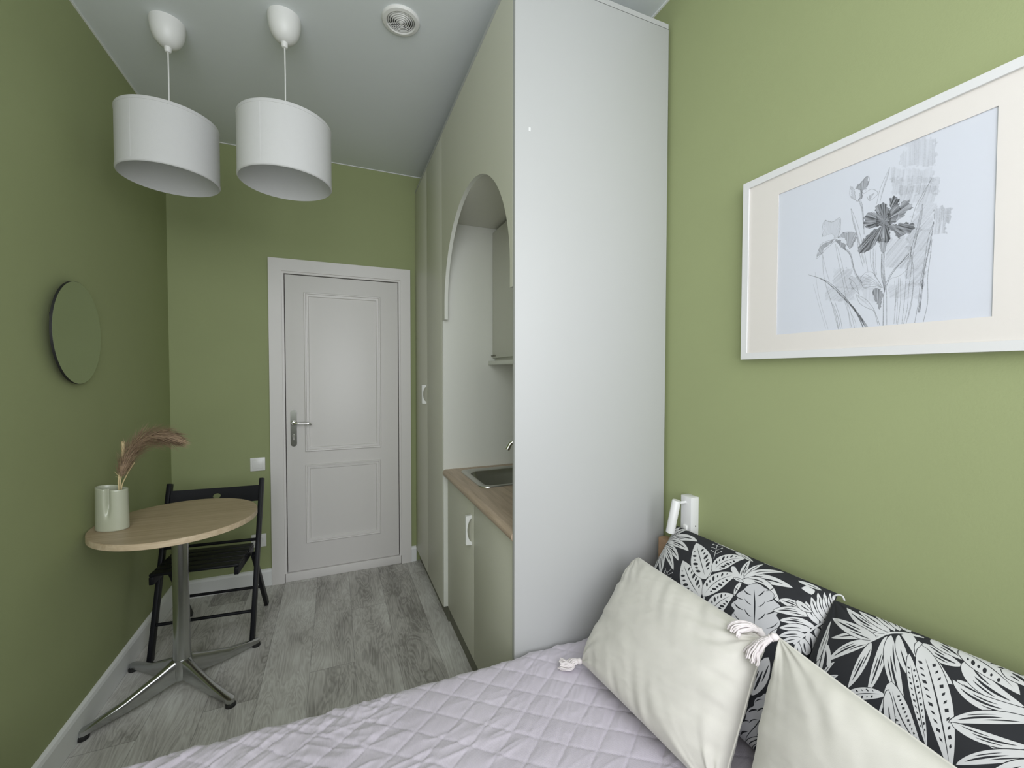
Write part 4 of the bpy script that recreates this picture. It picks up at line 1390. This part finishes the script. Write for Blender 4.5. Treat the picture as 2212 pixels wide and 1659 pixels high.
LEAVES_B=[(-2100,-52,-2231,458,-2327,1272,73,'s'),(-2304,569,-2331,919,-2400,1511,53,'s'),(-1926,60,-1839,258,-1613,424,41,'s'),(-514,1983,-363,1982,-181,1867,39,'s'),(-1353,340,-1169,264,-1078,219,50,'s'),(194,799,324,772,452,730,48,'s'),(-1372,1737,-1775,1469,-2229,1163,84,'s'),(-1534,1450,-1836,1200,-2106,685,96,'s'),(-1526,1429,-1498,948,-1571,416,84,'s'),(-1366,1675,-1225,1067,-1259,525,83,'s'),(-1396,1749,-1797,1671,-2250,1918,107,'s'),(-1474,1549,-1892,1484,-2407,1578,129,'s'),(-1353,1786,-1646,1862,-2036,1958,66,'s'),(-1300,1843,-1507,1965,-1811,2021,54,'s'),(-1243,1888,-1361,1993,-1620,2040,49,'s'),(-1118,1947,-1251,2002,-1420,2040,44,'s'),(-1320,1728,-1074,1067,-710,641,115,'s'),(-1224,1796,-982,1359,-696,1082,80,'s'),(-1146,1879,-928,1731,-730,1515,76,'p'),(-930,1828,-623,1444,-257,1348,129,'s'),(-859,1821,-514,1675,-252,1718,112,'s'),(-829,1964,-565,1952,-275,1829,100,'s'),(-1383,1717,-1277,1882,-906,1943,22,'p'),(-1376,1747,-1477,1509,-1644,1310,18,'p'),(-858,1773,-330,1111,47,59,197,'v'),(-999,908,-774,388,-318,131,173,'v'),(-939,1529,-610,921,-277,199,84,'v'),(-1005,769,-985,497,-995,191,18,'p'),(-997,641,-1389,498,-1664,90,103,'h'),(-2058,216,-1975,366,-1807,537,56,'s'),(-2070,307,-2074,552,-1964,743,35,'s'),(-262,1814,16,1455,532,1506,141,'s'),(-431,1963,-18,1998,448,1651,184,'h'),(136,1923,302,1994,530,1821,122,'s'),(669,1496,111,1118,-280,1423,114,'s'),(696,1385,116,1102,-141,749,90,'s'),(-113,760,273,732,718,994,88,'s'),(838,973,308,581,76,222,81,'s'),(810,851,591,605,343,135,79,'s'),(-1160,-507,-713,-170,-226,-251,123,'v'),(-999,751,-859,328,-630,-107,78,'s'),(-2251,964,-2100,842,-2036,575,44,'p')]

def extra_leaves(L, seed, region, count):
    r2 = random.Random(seed)
    out = []
    for i in range(count):
        x = r2.uniform(region[0], region[1]); y = r2.uniform(region[2], region[3])
        a = r2.uniform(0, 2 * PI); l_ = r2.uniform(500, 900)
        out.append((int(x), int(y), int(x + l_ * 0.5 * math.cos(a + 0.3)), int(y + l_ * 0.5 * math.sin(a + 0.3)), int(x + l_ * math.cos(a)), int(y + l_ * math.sin(a)), int(r2.uniform(70, 120)), 's' if i % 3 else 'h'))
    return out
def printed_pillow(Q, leaves, label):
    c0 = (np.array(Q['BL']) + np.array(Q['BR'])) / 2
    t = thing('printed_cushion', (float(c0[0]), float(c0[1]), 0.46), label, 'cushion', group='black and white leaf print cushions against the green wall')
    printed_front('cushion_front', Q, leaves, 0.26, 0.20, t)
    n = 60
    s = np.sin(np.linspace(-PI / 2, PI / 2, n)); U, V = np.meshgrid(s, s)
    grid_mesh('cushion_back', pillow_maps(Q)(U, V, -1.0)[:, ::-1], 'ink', t)
    return t
p1 = printed_pillow(Q1, extra_leaves(None, 5, (-2400, 400, -1900, -600), 16) + LEAVES_A, 'black and white leaf print cushion next to the tall white panel')
p2 = printed_pillow(Q2, extra_leaves(None, 8, (200, 2400, -1900, 1600), 30) + LEAVES_B, 'black and white leaf print cushion nearer the camera, cut by the right edge')
# fabric tie sticking out between the two printed cushions
bm = bmesh.new()
tube(bm, cr([(1.085, 0.618, 0.822), (1.088, 0.610, 0.829), (1.09, 0.602, 0.829), (1.088, 0.596, 0.822)], 6), 0.0020, 8)
from_bm('corner_tie', bm, 'print', p2, 60)

def tassel(parent, base, path, spread, n, seed, rad=0.0017):
    """knot plus a skirt of cotton cords following a path"""
    r2 = random.Random(seed)
    bm = bmesh.new()
    base = Vector(base)
    P = [Vector(q) for q in path]
    d0 = (P[0] - base).normalized()
    tube(bm, [base, base + d0 * 0.004, P[0], P[0] + (P[1] - P[0]) * 0.12], [0.003, 0.0075, 0.009, 0.006], 14)
    tube(bm, [P[0] + (P[1] - P[0]) * 0.10, P[0] + (P[1] - P[0]) * 0.16, P[0] + (P[1] - P[0]) * 0.22], [0.0075, 0.0085, 0.0075], 14)
    L = cr([P[0] + (P[1] - P[0]) * 0.1] + P[1:], 5)
    for i in range(n):
        a = r2.random() * 2 * PI; rr = math.sqrt(r2.random())
        pts = []
        T_ = len(L)
        k_end = T_ - (r2.randrange(3) if T_ > 6 else 0)
        ph = r2.random() * 6
        for j, q in enumerate(L[:k_end]):
            tg = (L[min(j + 1, T_ - 1)] - L[max(j - 1, 0)]).normalized()
            n1 = tg.orthogonal().normalized() if abs(tg.z) > 0.95 else tg.cross(Vector((0, 0, 1))).normalized()
            n2 = tg.cross(n1)
            f = 0.006 + (spread - 0.006) * (j / T_) ** 0.7
            wv = 0.0013 * math.sin(j * 0.9 + ph)
            pts.append(q + (n1 * (math.cos(a) * rr * f + wv) + n2 * (math.sin(a) * rr * f * 0.6)))
        tube(bm, pts, [rad] * (len(pts) - 1) + [rad * 0.7], 6)
    return from_bm('tassel', bm, 'tassel', parent, 60)

def cream(Q, label, n=120):
    c0 = (np.array(Q['BL']) + np.array(Q['BR'])) / 2
    t = thing('velvet_cushion', (float(c0[0]), float(c0[1]), 0.46), label, 'cushion', group='cream velvet cushions with tassels')
    o, S_ = pillow_grid('cushion_cover', Q, 'velvet', t, n)
    # piped seam
    bm = bmesh.new()
    s = np.linspace(-1, 1, 40)
    ring = [(x, -1) for x in s[:-1]] + [(1, y) for y in s[:-1]] + [(-x, 1) for x in s[:-1]] + [(-1, -y) for y in s[:-1]]
    P = [tuple(S_(np.array(a_), np.array(b_))) for a_, b_ in ring]
    tube(bm, P + [P[0]], 0.0022, 8, cap=False)
    from_bm('seam', bm, 'velvet', t, 60)
    return t
Q3 = dict(TL=(.945, 1.145, .722), TR=(.905, .655, .742), BL=(.682, 1.075, .474), BR=(.722, .615, .472), T=.088, TB=.035, k=.012, wr=0.0085, seed=22, pw=.34)
Q4 = dict(TL=(.885, .608, .775), TR=(.845, .14, .75), BL=(.735, .568, .474), BR=(.70, .10, .472), T=.080, TB=.035, k=.03, wr=0.0085, seed=42, pw=.34)
c1 = cream(Q3, 'cream velvet cushion leaning in the middle of the bed, nearest the tall white panel')
c2 = cream(Q4, 'cream velvet cushion nearest the camera at the bottom right')
tassel(c1, (.682, 1.077, .476), [(.672, 1.082, .478), (.655, 1.090, .474), (.640, 1.088, .468), (.618, 1.108, .468)], 0.022, 52, 3, 0.0019)
tassel(c1, (.903, .657, .742), [(.898, .668, .756), (.880, .682, .762), (.858, .694, .757), (.850, .698, .744)], 0.022, 54, 4, 0.0021)
tassel(c2, (.885, .610, .776), [(.876, .618, .775), (.862, .634, .755), (.850, .642, .735), (.842, .645, .716)], 0.022, 54, 5, 0.0021)

# ------------------------------------------------------------ reading lamp on the right wall
rl = thing('reading_lamp', (XR, 1.105, 0.80), 'small white reading lamp with tilted tube head on the right green wall', 'lamp')
bx('backplate', 1.113, XR, 1.082, 1.128, 0.745, 0.925, 'frame', rl, 0.0012)
bm = bmesh.new(); tube(bm, [(1.114, 1.107, 0.905), (1.078, 1.107, 0.905)], 0.005, 14); from_bm('arm', bm, 'frame', rl, 40)
bm = bmesh.new()
hd0, hd1 = Vector((1.072, 1.106, 0.916)), Vector((1.056, 1.118, 0.803))
ax_ = (hd1 - hd0).normalized()
tube(bm, [hd0, hd0 + ax_ * 0.002, hd0 + ax_ * 0.11, hd1, hd1 - ax_ * 0.001, hd1 - ax_ * 0.006], [0.013, 0.0145, 0.0145, 0.0140, 0.0115, 0.0115], 28)
from_bm('lamp_head', bm, 'frame', rl, 40)
bx('toggle_switch', 1.108, 1.1135, 1.097, 1.113, 0.806, 0.826, 'switch', rl, 0.001)
bm = bmesh.new(); tube(bm, [(1.134, 1.0821, 0.826), (1.134, 1.0812, 0.826)], 0.0024, 12); from_bm('screw', bm, 'dark', rl)

# ------------------------------------------------------------ picture
FXp = 1.1226
fy0, fy1, fz0, fz1 = 0.278, 0.908, 1.3915, 1.911
pf = thing('framed_picture', (XR, (fy0 + fy1) / 2, fz0), 'white framed pencil drawing of irises on the right green wall', 'picture')
bm = bmesh.new()
w_ = 0.019
for a, b_ in (((fy0, fz0), (fy1, fz0 + w_)), ((fy0, fz1 - w_), (fy1, fz1)), ((fy0, fz0 + w_), (fy0 + w_, fz1 - w_)), ((fy1 - w_, fz0 + w_), (fy1, fz1 - w_))):
    box(bm, FXp, XR, a[0], b_[0], a[1], b_[1])
from_bm('picture_frame', bm, 'frame', pf)
py0, py1, pz0, pz1 = 0.3845, 0.8025, 1.457, 1.8425
bm = bmesh.new()
xm = FXp + 0.0055
for y0, y1, z0, z1 in ((fy0 + w_, fy1 - w_, fz0 + w_, pz0), (fy0 + w_, fy1 - w_, pz1, fz1 - w_), (fy0 + w_, py0, pz0, pz1), (py1, fy1 - w_, pz0, pz1)):
    box(bm, xm, xm + 0.0025, y0, y1, z0, z1)
from_bm('mat_board', bm, 'mat_board', pf)
sheet('glass_pane', [(FXp + 0.003, fy0 + w_, fz0 + w_), (FXp + 0.003, fy0 + w_, fz1 - w_), (FXp + 0.003, fy1 - w_, fz1 - w_), (FXp + 0.003, fy1 - w_, fz0 + w_)], 'glass', pf)
STROKES=[(6,48,0.62,[(827,1483),(1145,1308),(1407,1061),(1658,750),(1847,517),(2005,267),(2159,-5)]),(3,18,0.6,[(873,1464),(1291,1218),(1575,911),(1793,612),(1953,330),(2085,2)]),(12,36,0.5,[(3296,2026),(3256,1665),(3204,1329),(3161,1062),(3138,738),(3114,437),(3098,235)]),(3,6,0.6,[(3296,2038),(3216,1727),(3166,1288),(3106,820),(3083,442),(3031,12)]),(3,6,0.6,[(3275,1660),(3254,1317),(3223,923),(3234,418),(3173,9)]),(30,36,0.35,[(2445,1627),(2434,1359),(2456,1082),(2484,805)]),(9,9,0.7,[(2410,1609),(2409,1365),(2421,1090),(2472,835),(2467,537),(2471,5)]),(6,6,0.6,[(2468,1621),(2462,1352),(2487,1022),(2520,718),(2539,12)]),(36,30,0.3,[(1634,1955),(1783,1771),(1840,1498),(1909,1253),(2014,1061)]),(6,6,0.65,[(1675,1915),(1811,1677),(1868,1405),(1961,1185),(2052,1025)]),(27,18,0.35,[(1950,2945),(2004,2757),(2029,2523),(2051,2292)]),(6,6,0.6,[(1975,2964),(2015,2809),(2038,2577),(2059,2149)]),(6,6,0.45,[(2520,3467),(2423,3255),(2346,3043),(2294,2763)]),(6,6,0.4,[(2520,3467),(2490,3280),(2405,2993),(2352,2769)]),(21,27,0.18,[(2510,3405),(2447,3191),(2372,2897)]),(6,6,0.5,[(3248,2934),(3116,2689),(3000,2454),(2925,2147)]),(6,6,0.4,[(3220,2897),(3127,2634),(3041,2465)]),(6,9,0.5,[(3105,2466),(3048,2132),(2993,1818),(2946,1600),(2923,1244)]),(6,6,0.5,[(3111,2464),(3097,2166),(3025,1783),(2970,1439),(2962,1158)]),(21,27,0.22,[(3103,2366),(3042,1931),(2978,1591)]),(6,6,0.5,[(1774,2838),(1833,2474),(1916,2164),(1947,1871),(2057,1391)]),(6,6,0.45,[(1780,2836),(1883,2544),(1965,2234),(2075,1724),(2157,1256)]),(18,36,0.25,[(1803,2685),(1888,2314),(1971,1949),(2079,1498)]),(6,6,0.5,[(1161,1962),(1185,1499),(1249,1151),(1401,641),(1551,25)]),(3,6,0.4,[(1162,1900),(1257,1483),(1333,1225)]),(6,6,0.45,[(1455,2093),(1518,1721),(1592,1379),(1652,1073),(1727,651),(1844,26)]),(6,6,0.4,[(1498,2022),(1616,1550),(1691,1124),(1762,878)]),(3,6,0.3,[(993,1510),(1078,967),(1190,520),(1328,31)]),(3,3,0.3,[(954,1207),(1099,656),(1271,52)]),(6,9,0.5,[(1429,637),(1531,355),(1606,20)]),(6,9,0.5,[(1386,704),(1489,390),(1565,9)]),(6,6,0.5,[(1476,660),(1586,318),(1646,16)]),(6,6,0.4,[(1687,657),(1772,353),(1818,14)]),(6,6,0.45,[(1740,649),(1824,376),(1909,5)]),(6,6,0.4,[(1837,345),(1918,162),(1939,17)]),(6,6,0.5,[(2897,1484),(2882,1176),(2858,842),(2844,479),(2811,10)]),(6,6,0.5,[(2928,1502),(2987,1152),(2985,766),(2960,461),(2886,2)]),(6,6,0.5,[(2950,1444),(2946,1110),(2913,728),(2900,340),(2843,6)]),(6,6,0.45,[(2991,971),(2980,509),(2915,103)]),(6,6,0.45,[(2704,1004),(2700,634),(2685,317),(2669,25)]),(6,6,0.45,[(2758,993),(2777,621),(2762,306),(2735,5)]),(6,6,0.4,[(2661,960),(2689,635),(2674,318)]),(6,6,0.4,[(2731,1025),(2725,497),(2713,20)]),(6,6,0.4,[(2184,1751),(2215,1410),(2328,1081)]),(6,6,0.4,[(2302,1774),(2297,1446),(2326,1164)]),(27,27,0.25,[(2255,1759),(2263,1399),(2304,1114)]),(6,6,0.6,[(2935,1629),(2918,1452),(2773,1332),(2623,1181),(2515,962),(2506,869)]),(6,6,0.45,[(2919,1426),(2882,1176),(2735,1051),(2582,1016),(2517,867)]),(18,9,0.45,[(2897,1484),(2730,1289),(2602,1105),(2538,957)]),(6,6,0.6,[(2096,1269),(2230,1246),(2303,1142),(2377,989),(2449,853)]),(6,6,0.55,[(2096,1255),(2012,1146),(2078,921),(2237,920),(2426,857)]),(3,3,0.4,[(2061,1164),(2234,1045),(2426,871)]),(3,3,0.4,[(2038,1084),(2235,1003),(2426,865)]),(3,3,0.4,[(2109,1224),(2257,1082),(2402,902)]),(3,3,0.4,[(2065,994),(2236,967),(2402,880)]),(6,6,0.5,[(1768,1211),(1914,1023),(1982,783)]),(6,6,0.5,[(1768,1211),(1838,980),(1994,780)]),(6,6,0.55,[(1918,793),(2121,646),(2270,428),(2346,225),(2408,25)]),(6,6,0.55,[(1918,793),(1998,581),(2149,446),(2284,357),(2334,199),(2378,15)]),(24,9,0.2,[(1970,728),(2148,530),(2296,342)]),(6,3,0.7,[(2539,930),(2483,860),(2486,751)]),(6,6,0.5,[(1153,2360),(1136,2517),(1189,2743),(1361,2657),(1539,2702),(1557,2476),(1508,2226)]),(6,6,0.5,[(1508,2226),(1627,2322),(1863,2251),(1917,2106),(1867,2064),(1780,1901),(1699,2025)]),(6,6,0.5,[(1453,2227),(1156,2207),(1071,2077),(1011,1846),(1161,1962),(1274,2053),(1454,2182)]),(6,6,0.5,[(2022,3087),(2191,3131),(2312,2988),(2161,2881),(2098,3002)]),(6,6,0.5,[(1751,3378),(1756,3132),(1925,2954)]),(6,6,0.5,[(1868,3260),(2088,3464),(2139,3346),(2070,3152)])]
PETALS=[(0.62,[(2061,2373),(2046,2546),(2154,2620),(2250,2601),(2299,2488),(2361,2303),(2304,2281),(2160,2313)]),(0.66,[(2304,2267),(2272,2661),(2259,2721),(2387,2729),(2445,2735),(2527,2571),(2564,2398),(2557,2200),(2421,2216)]),(0.7,[(2534,2221),(2507,2471),(2561,2559),(2534,2782),(2600,2837),(2701,2719),(2727,2500),(2675,2360),(2667,2231)]),(0.6,[(2678,2241),(2705,2481),(2746,2624),(2873,2629),(2960,2417),(2877,2421),(2753,2281)]),(0.62,[(2443,2236),(2690,2184),(2862,2154),(2999,2059),(2929,1927),(2824,1919),(2719,1846),(2627,2058),(2537,2113)]),(0.66,[(2421,2216),(2305,2212),(2163,2145),(1934,1874),(1963,1725),(2075,1724),(2243,1790),(2334,1930),(2520,1823),(2573,1995),(2536,2167)]),(0.6,[(2062,2344),(2208,2339),(2420,2244),(2304,2240),(2161,2271)]),(0.4,[(2334,1930),(2410,1636),(2467,1649),(2520,1836),(2449,1951)]),(0.12,[(1153,2360),(1189,2743),(1361,2657),(1539,2702),(1544,2451),(1508,2226),(1325,2369)]),(0.38,[(1507,2241),(1627,2322),(1863,2251),(1917,2106),(1780,1901),(1699,2025),(1670,2179)]),(0.4,[(1453,2227),(1271,2204),(1100,2131),(1031,1872),(1161,1962),(1188,2076),(1357,2135)]),(0.5,[(1453,2212),(1550,2155),(1673,2003),(1689,1897),(1553,2007)]),(0.45,[(1868,3260),(1917,3353),(2088,3464),(2127,3323),(2069,3180),(1958,3196)]),(0.5,[(1958,3196),(2020,3185),(1995,2985),(1938,2964)]),(0.2,[(1751,3364),(1769,3127),(1900,2970),(1859,3121),(1816,3338)]),(0.25,[(2146,3011),(2265,3006),(2160,2895)]),(0.5,[(2250,848),(2333,860),(2450,784),(2434,460),(2390,371),(2339,529),(2289,675)])]
HATCH=[(0.26,[(2803,3975),(3289,3728),(3295,3456),(2809,3688)],0),(0.3,[(2723,3729),(3304,3451),(3311,3154),(2729,3414)],0),(0.26,[(2543,3444),(3263,3126),(3270,2827),(2549,3122)],0.05),(0.28,[(2558,3251),(3344,2919),(3352,2573),(2566,2876)],0.1),(0.3,[(2694,3010),(3310,2761),(3317,2389),(2703,2614)],0.25),(0.5,[(3309,2318),(3563,2227),(3569,1949),(3316,2032)],0),(0.42,[(3287,2041),(3476,1979),(3482,1722),(3292,1779)],0.1),(0.25,[(3020,2498),(3337,2382),(3342,2134),(3025,2241)],0.8),(0.3,[(2880,2291),(3284,2153),(3291,1854),(2886,1978)],0.9),(0.34,[(2864,2037),(3251,1916),(3261,1415),(2875,1515)],0.7),(0.33,[(2472,1944),(2911,1816),(2924,1192),(2486,1293)],0.8),(0.3,[(2938,1499),(3202,1430),(3209,1102),(2945,1162)],0.8),(0.34,[(2860,1207),(3169,1136),(3177,756),(2869,814)],0.8),(0.22,[(2561,926),(3116,818),(3122,512),(2568,602)],1.6),(0.3,[(1265,1087),(1889,971),(1895,654),(1271,752)],1.4),(0.3,[(1426,1505),(1829,1414),(1838,951),(1435,1025)],1.2),(0.35,[(1806,1246),(2232,1157),(2238,850),(1813,927)],1.4),(0.18,[(2041,942),(2332,888),(2339,557),(2048,602)],0)]

def drawing():
    W_, H_ = py1 - py0, pz1 - pz0
    NX, NY = 760, 700
    xs = np.linspace(0, W_, NX); ys = np.linspace(0, H_, NY)
    X, Y = np.meshgrid(xs, ys)
    lum = np.ones((NY, NX))
    grain = 0.75 + 0.35 * vnoise(X * 1400, Y * 1400, 7)
    r2 = random.Random(11)
    def seg(p0, p1, r0, r1, dk, gr=None, soft=0.00035):
        x0, x1 = min(p0[0], p1[0]) - max(r0, r1) - 0.001, max(p0[0], p1[0]) + max(r0, r1) + 0.001
        y0, y1 = min(p0[1], p1[1]) - max(r0, r1) - 0.001, max(p0[1], p1[1]) + max(r0, r1) + 0.001
        i0, i1 = max(0, int(x0 / W_ * (NX - 1))), min(NX, int(x1 / W_ * (NX - 1)) + 2)
        j0, j1 = max(0, int(y0 / H_ * (NY - 1))), min(NY, int(y1 / H_ * (NY - 1)) + 2)
        if i0 >= i1 or j0 >= j1: return None
        gx, gy = X[j0:j1, i0:i1], Y[j0:j1, i0:i1]
        dx, dy = p1[0] - p0[0], p1[1] - p0[1]
        t = np.clip(((gx - p0[0]) * dx + (gy - p0[1]) * dy) / (dx * dx + dy * dy + 1e-12), 0, 1)
        dist = np.hypot(gx - p0[0] - t * dx, gy - p0[1] - t * dy)
        rr = r0 + (r1 - r0) * t
        cov = np.clip((rr - dist) / soft + 0.5, 0, 1)
        return (slice(j0, j1), slice(i0, i1)), cov
    def stroke(P, r0, r1, dk):
        Q = [Vector((a * 1e-4, b * 1e-4, 0)) for a, b in P]
        Q = cr(Q, 6) if len(Q) > 2 else Q
        cov = np.zeros((NY, NX))
        n_ = len(Q)
        for i in range(n_ - 1):
            a, b_ = i / (n_ - 1), (i + 1) / (n_ - 1)
            z = seg(Q[i], Q[i + 1], r0 + (r1 - r0) * a, r0 + (r1 - r0) * b_, dk)
            if z: cov[z[0]] = np.maximum(cov[z[0]], z[1])
        return cov
    def polymask(P, am=0.0022):
        P = [(a * 1e-4, b * 1e-4) for a, b in P]
        # wavy outline
        ins = np.zeros((NY, NX), bool)
        Xw = X + am * (vnoise(X * 190, Y * 190, 5) + 0.5 * vnoise(X * 420, Y * 420, 15)); Yw = Y + am * (vnoise(X * 190 + 50, Y * 190, 6) + 0.5 * vnoise(X * 420, Y * 420, 16))
        j = len(P) - 1
        for i in range(len(P)):
            xi, yi = P[i]; xj, yj = P[j]
            c_ = ((yi > Yw) != (yj > Yw)) & (Xw < (xj - xi) * (Yw - yi) / (yj - yi + 1e-12) + xi)
            ins ^= c_
            j = i
        return ins
    for dk, P, tilt in HATCH:
        m = polymask(P, 0.004)
        # pencil hatching: many near parallel strokes with a ragged end
        a = math.atan(tilt)
        pu = X * math.cos(a) - Y * math.sin(a)
        st_ = vnoise(pu * 900, Y * 14, 3) * 0.5 + vnoise(pu * 330, Y * 22, 4) * 0.5
        s2 = np.clip(0.62 + 0.75 * st_, 0, 1.2)
        # soften ragged edges
        k_ = m.astype(float)
        for _ in range(3):
            k_[1:-1, 1:-1] = (k_[1:-1, 1:-1] * 2 + k_[:-2, 1:-1] + k_[2:, 1:-1]) / 4
        lum *= 1 - dk * k_ * s2 * grain
    for dk, P in PETALS:
        m = polymask(P)
        cx_ = sum(q[0] for q in P) / len(P) * 1e-4; cy_ = sum(q[1] for q in P) / len(P) * 1e-4
        fx_, fy_ = 0.0, 0.0
        ang = np.arctan2(Y - 0.2325, X - 0.2445) if dk > 0.55 else np.arctan2(Y - cy_ + 0.03, X - cx_)
        st_ = vnoise(ang * 26, np.hypot(X - cx_, Y - cy_) * 60, 8)
        tone = dk * np.clip(1.06 + 0.6 * st_, 0.3, 1.5)
        ed = m.copy()
        ed[1:-1, 1:-1] &= ~(m[2:, 1:-1] & m[:-2, 1:-1] & m[1:-1, 2:] & m[1:-1, :-2])
        lum = np.where(m, lum * (1 - np.clip(tone, 0, 0.93)), lum)
        lum = np.where(ed, lum * 0.5, lum)
    for r0, r1, dk, P in STROKES:
        c_ = stroke(P, max(0.00030, r0 * 1e-4 * 0.55), max(0.00035, r1 * 1e-4 * 0.55), dk)
        tex = 1.0
        if max(r0, r1) > 20: tex = np.clip(0.8 + 0.5 * vnoise(X * 700 + Y * 300, Y * 40, 12), 0.3, 1.2)
        lum *= 1 - np.clip(dk * 1.5, 0, 0.92) * c_ * np.clip(grain + 0.1, 0, 1.1) * tex
    lum = np.clip(lum, 0.03, 1)
    P = np.stack([np.full_like(X, xm + 0.0028), py1 - X, pz0 + Y], -1)
    o = grid_mesh('drawing', P, 'drawing', pf)
    me = o.data
    ca = me.color_attributes.new('pencil', 'FLOAT_COLOR', 'POINT')
    base = np.array([0.735, 0.76, 0.835])
    dark = np.array([0.03, 0.033, 0.035])
    col = dark + (base - dark) * lum[..., None]
    col = np.concatenate([col, np.ones((NY, NX, 1))], -1)
    ca.data.foreach_set('color', col.reshape(-1).astype(np.float32))
    return o
dro = drawing()
tag(dro, 'pencil drawing of irises on pale paper')
